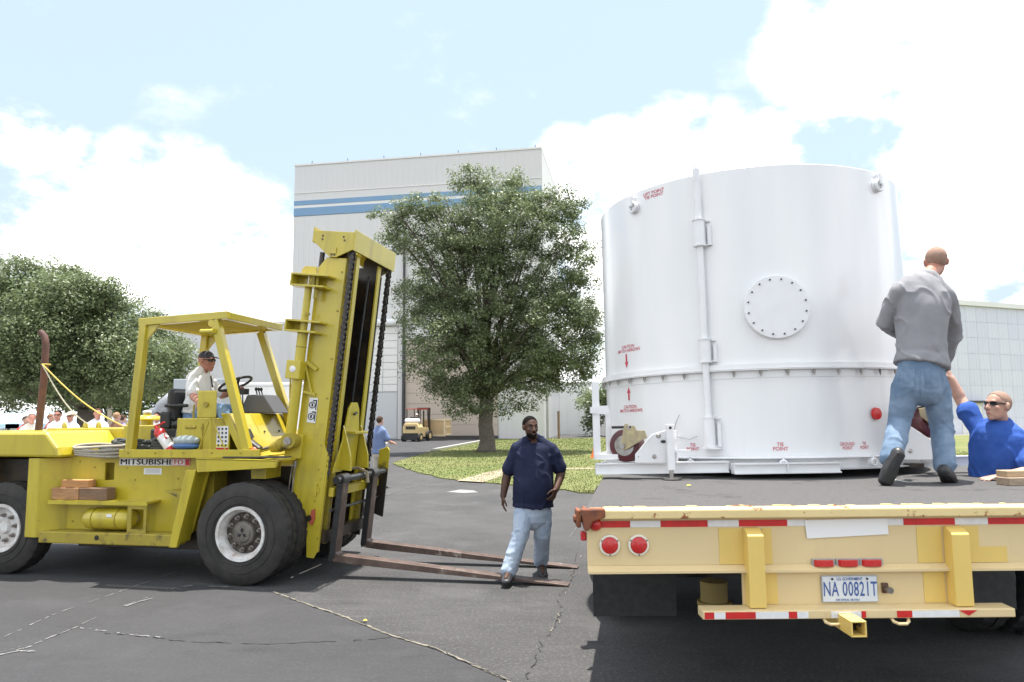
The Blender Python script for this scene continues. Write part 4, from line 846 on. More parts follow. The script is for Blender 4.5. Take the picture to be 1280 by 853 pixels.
# ------------------------------------------------------------------ ground
def asph(name, c1, c2, speck, sp_amt, big=0.25, rough=.85, bs=160, bst=.35):
    M = bpy.data.materials.new(name); M.use_nodes = True; nt = M.node_tree; N = nt.nodes; L = nt.links; b = N['Principled BSDF']; b.inputs['Roughness'].default_value = rough
    tc = N.new('ShaderNodeTexCoord')
    def nz(s, d=5, st=None):
        n = N.new('ShaderNodeTexNoise'); n.inputs['Scale'].default_value = s; n.inputs['Detail'].default_value = d; n.inputs['Roughness'].default_value = .6
        if st:
            mp = N.new('ShaderNodeMapping'); mp.inputs['Scale'].default_value = st; mp.inputs['Rotation'].default_value = (0, 0, R(35)); L.new(tc.outputs['Object'], mp.inputs[0]); L.new(mp.outputs[0], n.inputs[0])
        else: L.new(tc.outputs['Object'], n.inputs[0])
        return n.outputs[0]
    def rng(o, a, b_, lo=0, hi=1):
        r = N.new('ShaderNodeMapRange'); r.inputs['From Min'].default_value = a; r.inputs['From Max'].default_value = b_; r.inputs['To Min'].default_value = lo; r.inputs['To Max'].default_value = hi; L.new(o, r.inputs[0]); return r.outputs[0]
    def mix(f, a, b_):
        m = N.new('ShaderNodeMix'); m.data_type = 'RGBA'; L.new(f, m.inputs[0])
        for i, v in ((6, a), (7, b_)):
            if isinstance(v, tuple): m.inputs[i].default_value = (*v, 1)
            else: L.new(v, m.inputs[i])
        return m.outputs[2]
    cur = mix(rng(nz(.55, 4), .35, .65), c1, c2)
    cur = mix(rng(nz(2.2, 6, (1, 5, 1)), .52, .72, 0, big), cur, tuple(x * 1.35 for x in c2))
    cur = mix(rng(nz(1.1, 3, (1, 2.4, 1)), .56, .70, 0, .55), cur, tuple(x * .62 for x in c1))
    cur = mix(rng(nz(.9, 8), .54, .66, 0, .5), cur, tuple(x * 1.5 for x in c2))
    cur = mix(rng(nz(38, 6), .52, .70, 0, sp_amt * .6), cur, speck)
    cur = mix(rng(nz(140, 2), .60, .68, 0, sp_amt), cur, speck)
    L.new(cur, b.inputs['Base Color'])
    bp = N.new('ShaderNodeBump'); bp.inputs['Strength'].default_value = bst; bp.inputs['Distance'].default_value = .006
    L.new(nz(bs, 3), bp.inputs['Height']); L.new(bp.outputs[0], b.inputs['Normal']); MATS[name] = M; return M
ASPH = asph('asphalt_sealed', (.027, .0265, .0285), (.037, .0365, .039), (.10, .098, .095), .35, .25)
ASPHR = asph('asphalt_rough', (.029, .0285, .029), (.050, .0487, .0487), (.22, .21, .20), .5, .55, bs=110, bst=.7)
ASPHN = asph('asphalt_drive', (.030, .030, .034), (.040, .040, .044), (.08, .08, .08), .2, .1)
g = MB(); g.add([(-900, -900, 0), (900, -900, 0), (900, 900, 0), (-900, 900, 0)], [(0, 1, 2, 3)]); struct('ground', g, ASPHR)
P2 = lambda pts: [gz(*p) for p in pts]
def sheet(name, pts, z, m, **k):
    mb = MB(); mb.add([(p[0], p[1], z) for p in pts], [tuple(range(len(pts)))]); return struct(name, mb, m, **k)
edge = P2([(342, 741), (385, 757), (430, 772), (490, 796), (545, 812), (590, 832), (630, 850)])
rr = random.Random(9)
e2 = []
for i in range(len(edge) - 1):
    for t in range(8):
        p = edge[i].lerp(edge[i + 1], t / 8); p.x += rr.uniform(-.015, .015); p.y += rr.uniform(-.012, .012); e2.append(p)
e2.append(edge[-1]); e2.append(Vector((.25, 4.6, 0))); e2.append(Vector((.9, 3, 0)))
sheet('sealed_pavement', e2 + [(1.5, -6), (-30, -6), (-30, 12), (-9, 9.5), (-5, 8.6)], .004, ASPH)
# near verge of the driveway (smoother, darker) between lawn and hangar
lawn_front = [gz(*p) for p in ((541, 564.5), (520, 571), (500, 576.5), (491, 580), (500, 584), (522, 591), (549, 598), (574, 601.5), (606, 604), (640, 607), (675, 610), (708, 613.5), (727, 617))]
sheet('driveway', [(-60, 19), (-6.2, 24.0), (-4.6, 26.3)] + [(-5.2, 30), (-4.9, 36), (-3, 48), (-2.0, 55.2), (-18.6, 58.3), (-60, 62)], .004, ASPHN)
# lawn
LM = bpy.data.materials.new('lawn_ground'); LM.use_nodes = True
def lawn_nodes(M, base_a=(.130, .150, .048), base_b=(.175, .175, .070), g2=(.105, .135, .045)):
    nt = M.node_tree; N = nt.nodes; L = nt.links; b = N['Principled BSDF']; b.inputs['Roughness'].default_value = .9; b.inputs['Specular IOR Level'].default_value = .2
    ge = N.new('ShaderNodeNewGeometry'); n1 = N.new('ShaderNodeTexNoise'); n1.inputs['Scale'].default_value = .35; n1.inputs['Detail'].default_value = 6; L.new(ge.outputs['Position'], n1.inputs[0])
    n2 = N.new('ShaderNodeTexNoise'); n2.inputs['Scale'].default_value = 7; n2.inputs['Detail'].default_value = 5; L.new(ge.outputs['Position'], n2.inputs[0])
    r1 = N.new('ShaderNodeMapRange'); r1.inputs['From Min'].default_value = .40; r1.inputs['From Max'].default_value = .60; L.new(n1.outputs[0], r1.inputs[0])
    r2 = N.new('ShaderNodeMapRange'); r2.inputs['From Min'].default_value = .4; r2.inputs['From Max'].default_value = .65; L.new(n2.outputs[0], r2.inputs[0])
    m1 = N.new('ShaderNodeMix'); m1.data_type = 'RGBA'; L.new(r1.outputs[0], m1.inputs[0]); m1.inputs[6].default_value = (*base_a, 1); m1.inputs[7].default_value = (*base_b, 1)
    m2 = N.new('ShaderNodeMix'); m2.data_type = 'RGBA'; mm = N.new('ShaderNodeMath'); mm.operation = 'MULTIPLY'; mm.inputs[1].default_value = .6; L.new(r2.outputs[0], mm.inputs[0]); L.new(mm.outputs[0], m2.inputs[0]); L.new(m1.outputs[2], m2.inputs[6]); m2.inputs[7].default_value = (*g2, 1)
    L.new(m2.outputs[2], b.inputs['Base Color'])
lawn_nodes(LM); MATS['lawn'] = LM
lf = [(p.x, p.y) for p in lawn_front]
# ragged edge
lf2 = []
for i in range(len(lf) - 1):
    for t in range(14):
        a, b_ = lf[i], lf[i + 1]; q = t / 14; lf2.append((a[0] + (b_[0] - a[0]) * q + rr.uniform(-.05, .05), a[1] + (b_[1] - a[1]) * q + rr.uniform(-.08, .08)))
lawn_poly = lf2 + [(1.75, 16.6), (4, 16.0), (7, 17), (12, 18), (60, 20), (60, 70), (2.5, 54.7), (-2.2, 54.8), (-3.0, 48.0)]
mb = MB(); n = len(lawn_poly); mb.add([(x, y, .03) for x, y in lawn_poly] + [(x, y, 0) for x, y in lawn_poly], [tuple(range(n))] + [(i, i + n, (i + 1) % n + n, (i + 1) % n) for i in range(n)])
struct('lawn', mb, LM)
# grass blades (one mass)
def in_poly(x, y, P):
    c = False; j = len(P) - 1
    for i in range(len(P)):
        if (P[i][1] > y) != (P[j][1] > y) and x < (P[j][0] - P[i][0]) * (y - P[i][1]) / (P[j][1] - P[i][1]) + P[i][0]: c = not c
        j = i
    return c
vs = []; rg = random.Random(2); cnt = 0
while cnt < 90000:
    y = 16 + 39 * rg.random() ** 1.7; x = rg.uniform(-6, 20 if y > 17 else 3)
    if abs(x) > y * .85 or not in_poly(x, y, lawn_poly): continue
    # keep the worn path thin
    h = rg.uniform(.015, .042); a = rg.uniform(0, 6.28); w_ = .006 + .0004 * y; lx, ly = rg.uniform(-.04, .04), rg.uniform(-.04, .04)
    vs += [(x - w_ * math.cos(a), y - w_ * math.sin(a), .028), (x + w_ * math.cos(a), y + w_ * math.sin(a), .028), (x + lx, y + ly, .03 + h)]; cnt += 1
me = bpy.data.meshes.new('grass'); me.vertices.add(len(vs)); me.vertices.foreach_set('co', np.array(vs, dtype=np.float32).ravel())
nf = len(vs) // 3; me.loops.add(len(vs)); me.loops.foreach_set('vertex_index', np.arange(len(vs), dtype=np.int32)); me.polygons.add(nf); me.polygons.foreach_set('loop_start', np.arange(0, len(vs), 3, dtype=np.int32)); me.update()
GM = bpy.data.materials.new('grass_blades'); GM.use_nodes = True; lawn_nodes(GM, (.130, .155, .050), (.185, .185, .075), (.105, .14, .045))
o = part('grass', me, GM, None, kind='stuff', label='patchy green and straw coloured grass on the lawn', cat='grass')
# worn dirt path across the lawn
pp = [gz(*p) for p in ((571, 602.5), (604, 604.5), (640, 592.5), (690, 588.5), (752, 587.5), (752, 586), (690, 586.5), (632, 587), (608, 592))]
sheet('dirt_path', pp, .036, mat('dirt', (.34, .28, .20), .95, col2=(.26, .22, .14), nscale=9, bump=.3))
# white concrete kerb strip
k0, k1 = gz(541, 564.5), gz(602, 552.6)
mb = MB(); mb.beam(k0 + Vector((0, 0, .06)), k1 + Vector((0, 0, .06)), .22, .13); struct('kerb', mb, mat('concrete', (.42, .41, .38), .85, col2=(.34, .33, .31), nscale=12, bump=.2))
# cracks and old paint
def ribbon(pts, w0, jit, m, name, z=.008, seg=8, gap=0.0, seed=1):
    r = random.Random(seed); P = [gz(*p) for p in pts]; L_ = []
    for i in range(len(P) - 1):
        for t in range(seg): L_.append(P[i].lerp(P[i + 1], t / seg) + Vector((r.uniform(-jit, jit), r.uniform(-jit, jit), 0)))
    L_.append(P[-1]); mb = MB()
    for i in range(len(L_) - 1):
        if r.random() < gap: continue
        a, b_ = L_[i], L_[i + 1]; d = (b_ - a).normalized(); nn = Vector((-d.y, d.x, 0)); wa, wb = w0 * r.uniform(.3, 1.3), w0 * r.uniform(.3, 1.3)
        mb.add([(a + nn * wa).to_tuple()[:2] + (z,), (a - nn * wa).to_tuple()[:2] + (z,), (b_ - nn * wb).to_tuple()[:2] + (z,), (b_ + nn * wb).to_tuple()[:2] + (z,)], [(0, 1, 2, 3)])
    return struct(name, mb, m)
DG_ = mat('dry_debris', (.25, .225, .18), .95, col2=(.12, .11, .085), nscale=6, bump=.3)
CK = mat('crack_dark', (.018, .018, .018), .95, col2=(.045, .044, .045), nscale=5)
PW = mat('old_white_paint', (.22, .215, .21), .85, col2=(.10, .10, .10), nscale=9)
ribbon([(342, 741), (385, 757), (430, 772), (490, 796), (545, 812), (590, 832), (632, 851), (660, 870)], .013, .008, DG_, 'joint_debris', .010, 16, .02, 3)
ribbon([(350, 745), (430, 773), (545, 813), (636, 853)], .004, .012, CK, 'joint_crack', .0135, 14, .45, 5)
ribbon([(0, 822), (40, 808), (95, 785), (130, 790), (165, 795), (200, 798)], .010, .014, PW, 'crack', .0085, 9, .35, 11)
ribbon([(0, 800), (70, 768), (160, 737), (250, 705)], .007, .006, PW, 'faded_line', .0085, 14, .5, 12)
ribbon([(0, 817), (60, 800), (150, 760), (215, 737)], .006, .006, PW, 'faded_line', .0085, 14, .55, 13)
ribbon([(157, 759), (175, 753), (191, 749)], .018, .004, PW, 'faded_line', .010, 4, .0, 14)
ribbon([(130, 792), (165, 795), (230, 803), (330, 806), (440, 802), (500, 797)], .007, .014, CK, 'crack', .0095, 10, .35, 15)
ribbon([(0, 820), (25, 815), (44, 816)], .014, .006, PW, 'faded_line', .010, 4, .0, 16)
ribbon([(225, 735), (240, 733)], .02, .006, PW, 'faded_line', .010, 3, 0, 17); ribbon([(262, 734), (285, 735)], .02, .006, PW, 'faded_line', .010, 3, 0, 18)
ribbon([(722, 690), (716, 720), (700, 745), (702, 770), (680, 800), (660, 850)], .005, .03, CK, 'crack', .0065, 12, .25, 19)
ribbon([(724, 695), (712, 730), (706, 760), (688, 790)], .005, .04, DG_, 'crack', .0062, 10, .4, 20)
ribbon([(455, 628), (520, 607), (560, 600)], .02, .03, mat('faint_grey', (.12, .12, .12), .9), 'faded_line', .0085, 10, .2, 21)
ribbon([(430, 600), (470, 590)], .02, .02, MATS['faint_grey'], 'faded_line', .0085, 6, .1, 22)
rs = P2([(558, 615.5), (575, 612.5), (592, 613.5), (598, 616), (580, 617)]); sheet('pale_patch', rs, .007, mat('pale_patch', (.22, .215, .21), .8))
ribbon([(720, 660), (712, 672)], .010, .01, MATS['faint_grey'], 'faded_line', .0085, 4, .0, 23)
b = MB(); p = gz(456, 778); rl = random.Random(5)
part('fallen_leaf', b.add([p + Vector(v) for v in ((-.02, 0, .014), (0, -.02, .02), (.025, .0, .016), (.0, .02, .024))], [(0, 1, 2, 3)]), MATS['yellow_leaf'], None, label='small yellow leaf lying on the crack between the two asphalt areas', cat='leaf')

# ------------------------------------------------------------------ hangar tower
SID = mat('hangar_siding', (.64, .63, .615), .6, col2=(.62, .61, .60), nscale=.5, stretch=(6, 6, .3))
SIDW = mat('hangar_trim_and_sunlit_white', (.74, .73, .70), .55, col2=(.70, .70, .68), nscale=.6)  # white trim paint; on the tower side, sunlight put into the colour
BLUE = mat('stripe_blue', (.17, .30, .46), .5, col2=(.18, .315, .48), nscale=.7)
BEIGE = mat('door_beige', (.52, .43, .36), .6, col2=(.50, .42, .355), nscale=.8, stretch=(.3, .3, 5))
AL = Vector((-18.1, 58.7, 0)); AR = Vector((2.42, 55.16, 0)); WID = (AR - AL).length; ANG = math.atan2(AR.y - AL.y, AR.x - AL.x)
TW = thing('hangar', 'tall pale grey hangar tower with two blue stripes behind the central tree', 'building', AL, ANG)
def tw(name, mb, m=None, parent=None, **k): return part(name, mb, m or SID, parent or TW, **k)
HT = 22.75
def L2(px, py):   # photo position on the tower front -> local x,z
    nrm = Vector((-(AR - AL).normalized().y, (AR - AL).normalized().x, 0)); d = ray(px, py); t = (AL - Vector((0, 0, H))).dot(nrm) / d.dot(nrm); P = Vector((0, 0, H)) + d * t
    return (P - AL).dot((AR - AL).normalized()), P.z
c = MB(); c.box(0, WID, 0.0, 11, 0, HT); tw('core', c, SID)
mes = {}
npan = 22
for i in range(npan):
    x0, x1 = WID * i / npan, WID * (i + 1) / npan
    for j, (z0, z1) in enumerate(((20.47, HT - .0), (9.4, 18.4))):
        key = j
        if key not in mes:
            mb = MB(); wd = WID / npan; nr = 3
            mb.box(.004, wd - .004, -.05, -.002, 0, z1 - z0 - .02)
            for r_ in range(nr): xx = .12 + r_ * wd / nr; mb.box(xx, xx + .06, -.060, -.05, 0, z1 - z0 - .02)
            mes[key] = mb.mesh('wall_panel'); fixnormals(mes[key])
        tw('wall_panel', mes[key], SID, loc=(x0, 0, z0 + .01))
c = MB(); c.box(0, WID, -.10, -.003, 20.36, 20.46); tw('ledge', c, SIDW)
c = MB(); c.box(0, WID, -.055, -.003, 19.75, 20.35); tw('band', c, SID)
c = MB(); c.box(0, WID, -.085, -.003, 19.36, 19.74); tw('blue_stripe', c, BLUE)
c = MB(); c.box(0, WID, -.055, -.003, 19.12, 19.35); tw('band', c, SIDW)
c = MB(); c.box(0, WID, -.085, -.003, 18.45, 19.11); tw('blue_stripe', c, BLUE)
c = MB(); c.box(-.06, WID + .06, -.12, 11.1, HT + .001, HT + .14); tw('roof_coping', c, SIDW)
for k in range(7):
    q = MB(); x = WID * (k + .45) / 6.6; q.cyl((x, .2, HT + .14), (x, .2, HT + .45), .03, 6); tw('roof_rod', q, STEELD)
for k in range(8):
    q = MB(); q.box(WID + .002, WID + .05, .05 + k * 1.38, 1.40 + k * 1.38, 4.3, HT - .02); tw('side_panel', q, SIDW)
# lower part of the front: door panels, pipe, beige door
xa, _ = L2(443, 480); xb, _ = L2(497, 480); xp, _ = L2(505.6, 480); xc, _ = L2(622, 480)
_, zr = L2(480, 404); _, zl = L2(480, 490); _, zbe = L2(560, 424)
c = MB(); c.box(0, xa - .05, -.05, -.003, 0, 9.38); tw('lower_wall', c, SID)
c = MB(); c.box(xb + .05, xp - .2, -.05, -.003, 0, 9.38); tw('lower_wall', c, SID)
c = MB(); c.box(xp - .1, xc + .1, -.05, -.003, zbe + .1, 9.38); c.box(xc + .1, WID, -.05, -.003, 0, 9.38); tw('lower_wall', c, SID)
c = MB(); c.box(xa, xb, -.05, -.003, zr, 9.38); c.box(xa, xb, -.05, -.003, 0, zl - .02); tw('lower_wall', c, mat('door_grey', (.46, .47, .48), .5))
c = MB(); c.cyl((xa - .1, -.35, zr), (xb + .1, -.35, zr), .28, 18); tw('door_roller', c, mat('roller_white', (.72, .73, .74), .4), smooth=40)
nrow = 9
for k in range(nrow):
    z0 = zl + (zr - .3 - zl) * k / nrow; z1 = zl + (zr - .3 - zl) * (k + 1) / nrow
    for m_ in range(3):
        x0 = xa + (xb - xa) * m_ / 3; x1 = xa + (xb - xa) * (m_ + 1) / 3
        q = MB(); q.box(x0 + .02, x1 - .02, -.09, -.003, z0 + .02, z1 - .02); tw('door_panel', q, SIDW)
for k in range(2):
    x0 = xa + (xb - xa) * k / 2; q = MB(); q.box(x0 + .03, x0 + (xb - xa) / 2 - .03, -.07, -.051, .1, zl - .12); tw('door_leaf', q, mat('door_white_grey', (.55, .56, .57), .5))
q = MB(); q.cyl((xp, -.25, .1), (xp, -.25, 16.5), .10, 10); tw('drain_pipe', q, mat('pipe_dark', (.05, .05, .055), .6), smooth=40)
q = MB(); q.box(xp + .02, xp + .09, -.12, -.052, 0, zbe); tw('door_frame', q, mat('pipe_dark2', (.10, .09, .085), .6))
for k in range(9):
    z0 = .25 + (zbe - .3) * k / 9; q = MB(); q.box(xp + .12, xc, -.08 - .0, -.003, z0 + .012, z0 + (zbe - .3) / 9 - .012); tw('hangar_door_panel', q, BEIGE)
q = MB(); q.box(xp + .12, xc, -.2, -.003, .0, .24); tw('door_sill', q, mat('sill_dark', (.07, .065, .06), .8))
q = MB(); q.box(xp + .1, xc + .1, -.15, -.003, zbe + .001, zbe + .12); tw('door_head', q, SID)
# left wing
x0, _ = L2(205, 480); _, zw = L2(345, 405)
LWG = thing('hangar_wing', 'low grey wing of the hangar left of the tower, seen through the forklift cab', 'building', AL, ANG)
c = MB(); c.box(x0, -.03, .5, 14, 0, zw); part('core', c, SID, LWG)
for k in range(10):
    a0 = x0 + (-.03 - x0) * k / 10; a1 = x0 + (-.03 - x0) * (k + 1) / 10; q = MB(); q.box(a0 + .005, a1 - .005, .44, .497, 0, zw - .02); part('wall_panel', q, SID, LWG)
c = MB(); c.box(x0 - .1, -.03, .38, 14, zw + .001, zw + .22); part('roof_coping', c, SIDW, LWG)
# small bright annex right of the tower
ax0, ax1 = at(684, 500, 66).x, at(733, 500, 66).x
AN = thing('annex_building', 'low bright white annex to the right of the hangar tower, behind the walking man', 'building', ((ax0 + ax1) / 2, 66, 0), R(-6))
hw = (ax1 - ax0) / 2 + .3
ANW = mat('annex_white', (.86, .86, .84), .5)
c = MB(); c.box(-hw - 2, hw, 0, 8, 0, 4.6); part('core', c, ANW, AN)
for k in range(6):
    a0 = -hw - 2 + (2 * hw + 2) * k / 6; q = MB(); q.box(a0 + .02, a0 + (2 * hw + 2) / 6 - .02, -.05, -.003, 0, 4.58); part('wall_panel', q, ANW, AN)
c = MB(); c.box(-hw - 2.1, hw + .1, -.15, 8.1, 4.601, 4.75); part('roof_coping', c, SIDW, AN)
for px, h_, m, lab in ((684.5, 5.0, STEEL, 'slim grey pole at the corner of the bright annex'), (698.5, 2.0, WOODD, 'short brown post standing before the bright annex')):
    p = at(px, 548, 54); q = MB(); q.cyl((0, 0, 0), (0, 0, h_), .09, 10); q.cyl((0, 0, h_), (0, 0, h_ + .06), .11, 10); part('post', q, m, None, loc=(p.x, 54, 0), label=lab, cat='post')
# right building
BL = Vector((30.0, 54.0, 0)); BR = Vector((62, 66.9, 0)); BA = math.atan2(BR.y - BL.y, BR.x - BL.x); BW = (BR - BL).length
RB = thing('metal_building', 'long low white panelled metal building at the right edge, beyond the trailer', 'building', BL, BA)
MP = mat('panel_pale_blue_white', (.60, .61, .71), .6)
MP2 = mat('panel_pale_blue_white_light', (.625, .635, .725), .6)
HB = 10.1
c = MB(); c.box(0, BW, .0, 12, 0, HB); part('core', c, mat('panel_joint', (.57, .58, .66), .6), RB)
nx, nz = 28, 8
mb = MB(); pw, ph = BW / nx, HB / nz; mb.box(.012, pw - .012, -.03, -.003, .012, ph - .012)
for k in range(3): mb.box(.15 + k * .37, .22 + k * .37, -.036, -.03, .012, ph - .012)
pm = [mb.mesh('wall_panel'), None]; fixnormals(pm[0]); pm[1] = pm[0].copy(); 
rpn = random.Random(8)
for i in range(nx):
    for j in range(nz):
        if 4 <= i <= 5 and j < 2: continue
        k = rpn.random() < .35; part('wall_panel', pm[1 if k else 0], MP2 if k else MP, RB, loc=(i * pw, 0, j * ph))
dx = 4 * pw
q = MB(); q.box(dx + .05, dx + 2 * pw - .05, -.04, -.003, 0, 2 * ph - .1); DR = part('door', q, SIDW, RB)
q = MB(); q.box(dx + 2 * pw - .3, dx + 2 * pw - .2, -.09, -.04, 1.0, 1.2); part('handle', q, STEELD, DR)
q = MB(); q.box(dx - .1, dx + 2 * pw + .1, -.55, -.07, 2 * ph - .08, 2 * ph + .08); part('door_canopy', q, STEELD, RB)
c = MB(); c.box(-.1, BW, -.25, 12.1, HB + .001, HB + .38); part('roof_coping', c, SIDW, RB)
c = MB(); c.box(BW * 0, BW, -1.6, -.1, 0, .05); struct('sidewalk', c, mat('concrete_warm', (.46, .42, .36), .85), loc=BL, rot=(0, 0, BA))
struct('raised_pavement', MB().box(-30, -7.6, 15.4, 45, .0, .18), MATS['concrete'])
# traffic cone
def cone(px, py, label):
    p = gz(px, py); T = thing('traffic_cone', label, 'traffic cone', p)
    q = MB(); q.lathe([(.04, .17), (.30, .10), (.74, .035), (.76, .0001)], (0, 0, 0), (0, 0, 1), 20); part('cone_body', q, ORANGE, T, smooth=40)
    q = MB(); q.box(-.2, .2, -.2, .2, 0, .04); part('cone_base', q, ORANGE, T, bevel=.01)
cone(744, 573, 'small orange traffic cone on the lawn beside the container')

# ------------------------------------------------------------------ trees
def leaves_mesh(name, centres, radii, per, size, seed, lobes=None):
    g = np.random.default_rng(seed); C = np.asarray(centres); n = len(C) * per
    c = np.repeat(C, per, 0); r = np.repeat(np.asarray(radii), per)
    d = g.normal(size=(n, 3)); d /= np.linalg.norm(d, axis=1)[:, None]; rad = r * g.random(n) ** .45
    p = c + d * rad[:, None] * np.array([1, 1, .72])
    nn = g.normal(size=(n, 3)); nn[:, 2] = np.abs(nn[:, 2]) * 1.1 + .45; nn += d * .7; nn /= np.linalg.norm(nn, axis=1)[:, None]
    t = np.cross(nn, g.normal(size=(n, 3))); t /= np.linalg.norm(t, axis=1)[:, None]; b = np.cross(nn, t)
    s = size * g.uniform(.6, 1.35, n)[:, None]
    q = np.stack([p - t * s * .5, p + b * s * .26 + nn * s * .08, p + t * s * .5, p - b * s * .26 + nn * s * .08], 1).reshape(-1, 3)
    me = bpy.data.meshes.new(name); me.vertices.add(4 * n); me.vertices.foreach_set('co', q.astype(np.float32).ravel())
    me.loops.add(4 * n); me.loops.foreach_set('vertex_index', np.arange(4 * n, dtype=np.int32)); me.polygons.add(n); me.polygons.foreach_set('loop_start', np.arange(0, 4 * n, 4, dtype=np.int32)); me.update(); return me
BARK = mat('bark', (.135, .112, .09), .9, col2=(.075, .062, .05), nscale=5, stretch=(6, 6, 1.2), bump=.6, bscale=12)
LEAF = mat('oak_leaves', (.140, .180, .080), .45, col2=(.190, .230, .122), nscale=1.3, island=.42, transl=.42, spec=.6)
LEAF2 = mat('far_oak_leaves', (.135, .178, .076), .48, col2=(.185, .226, .115), nscale=.9, island=.40, transl=.42, spec=.55)
def tree(label, base, lobes, trunk_h, trunk_r, ncl, per, size, lm, seed, crad=(.35, .75), name='oak_tree', fork=None, depth=1.0, sparse=1.0):
    """lobes: world ellipsoids (centre, rx, ry, rz)"""
    rg = random.Random(seed); T = thing(name, label, 'tree', base); B = Vector(base)
    tr_ = MB(); top = B + Vector((rg.uniform(-.1, .1), 0, trunk_h))
    fl = [1.55, 1.2, 1.04, .97, .93, .95]
    pts = [B.lerp(top, t) + Vector((.05 * math.sin(3 * t * trunk_h), .04 * math.cos(2 * t), 0)) for t in (0, .08, .22, .5, .8, 1)]
    def flare(mb, pts, rads): mb.tube(pts, rads, 16)
    flare(tr_, pts, [trunk_r * f for f in fl])
    trunk = part('trunk', tr_, BARK, T, world=True, smooth=True)
    V = [l[1] * l[2] * l[3] for l in lobes]; cs = []; rs = []
    limb = MB()
    targets = [Vector(l[0]) for l in lobes] * 2
    for i, q in enumerate(targets):
        q = q + Vector((rg.uniform(-1, 1) * lobes[i % len(lobes)][1] * .6, rg.uniform(-1, 1) * lobes[i % len(lobes)][2] * .5, rg.uniform(-.2, .7) * lobes[i % len(lobes)][3]))
        P = [top - Vector((0, 0, trunk_h * .10 * rg.random()))]; n = 6
        ctrl = P[0] + Vector(((q.x - top.x) * .25, (q.y - top.y) * .25, (q.z - top.z) * .55 + .3))
        for k in range(1, n + 1):
            t = k / n; P.append(P[0] * (1 - t) ** 2 + ctrl * 2 * t * (1 - t) + q * t * t + Vector((rg.uniform(-.15, .15), rg.uniform(-.15, .15), rg.uniform(-.1, .1))))
        r0 = trunk_r * rg.uniform(.18, .34); limb.tube(P, [r0 * (1 - .9 * k / n) + .012 for k in range(n + 1)], 7)
        for s in range(2):
            k = rg.randint(3, n - 1); e = P[k] + Vector((rg.uniform(-1, 1), rg.uniform(-1, 1), rg.uniform(-.2, .9))) * rg.uniform(.8, 1.8)
            limb.tube([P[k], P[k].lerp(e, .5) + Vector((0, 0, .12)), e], [r0 * .3, r0 * .18, .01], 5); cs.append(e); rs.append(rg.uniform(*crad))
    part('limbs', limb, BARK, T, world=True, smooth=True)
    tot = sum(v ** .72 for v in V)
    for l, v in zip(lobes, V):
        for _ in range(int(ncl * v ** .72 / tot)):
            while True:
                d = Vector((rg.gauss(0, 1), rg.gauss(0, 1), rg.gauss(0, 1)))
                if d.length > .1: break
            d.normalize(); rr_ = rg.random() ** .38
            if rg.random() < .12: rr_ *= 1.14
            cs.append(Vector(l[0]) + Vector((d.x * l[1], d.y * l[2], d.z * l[3])) * rr_); rs.append(rg.uniform(*crad))
    me = leaves_mesh('crown', [tuple(c) for c in cs], rs, per, size, seed)
    part('crown', me, lm, T, world=True)
    return T
def lob(lst, Y, dj=0.8, seed=1):
    rg = random.Random(seed); out = []
    for px, py, rx, ry in lst:
        c = at(px, py, Y); c.y += rg.uniform(-dj, dj); out.append((c, rx / F * Y, (rx + ry) / 2 / F * Y * .95, ry / F * Y))
    return out
base = gz(608, 566)
tree('large green oak with a single trunk on the lawn before the hangar tower', base,
     lob([(615, 290, 62, 72), (548, 300, 62, 42), (700, 318, 48, 60), (605, 375, 88, 75), (530, 365, 40, 34), (690, 415, 56, 62), (560, 432, 56, 50), (640, 460, 66, 58), (592, 492, 34, 26), (500, 272, 34, 15),
          (515, 392, 22, 10), (722, 385, 27, 78), (645, 250, 48, 26), (588, 228, 22, 22), (488, 290, 26, 10), (700, 262, 34, 24), (640, 225, 16, 14), (572, 500, 14, 28), (712, 470, 30, 24), (545, 480, 22, 22), (735, 450, 12, 26), (540, 262, 30, 14)], 35.2, 1.0, 3),
     2.6, .36, 1450, 112, .128, LEAF, 11, (.32, .74))
base = (at(112, 524, 30).x, 30, 0)
tree('broad dark live oak at the far left behind the brown exhaust pipe', base,
     lob([(60, 372, 58, 42), (20, 420, 60, 62), (120, 402, 64, 48), (168, 440, 52, 44), (95, 455, 80, 42), (200, 462, 28, 34), (150, 378, 40, 24), (198, 402, 20, 12), (30, 482, 50, 26), (140, 484, 40, 20), (-50, 400, 60, 70), (-80, 460, 60, 50), (28, 345, 26, 20), (90, 350, 26, 14), (215, 440, 14, 16), (-20, 340, 40, 30)], 30, 1.5, 5) + lob([(60, 420, 60, 50), (130, 440, 60, 42), (20, 460, 50, 40), (95, 480, 60, 28), (180, 455, 36, 34), (80, 370, 50, 30)], 28.2, .4, 8),
     2.2, .42, 1700, 100, .128, LEAF2, 21, (.35, .8))
# more greenery behind, left and right
for (lab, px, Y, lb, nc, sd) in (
    ('light green leafy tree with a thin pale trunk behind the crowd at the left', 136, 48, [(136, 478, 40, 34), (170, 490, 36, 26), (110, 495, 34, 22), (205, 500, 20, 20)], 160, 31),
    ('dark leafy tree in the gap between the annex and the white container', 746, 60, [(746, 510, 9, 22), (740, 530, 7, 14), (756, 500, 14, 18), (770, 520, 12, 20)], 70, 32),
    ('distant dark tree beyond the far left end of the lot', 10, 60, [(10, 480, 40, 36), (-40, 470, 50, 40)], 90, 33)):
    b0 = (at(px, 525, Y).x, Y, 0); tree(lab, b0, lob(lb, Y, .8, sd), 2.0, .16, nc, 70, .26, LEAF2 if sd != 31 else mat('light_leaves', (.10, .15, .04), .5, col2=(.15, .20, .06), nscale=1, island=.3, transl=.3), sd, (.5, 1.0), name='leafy_tree')
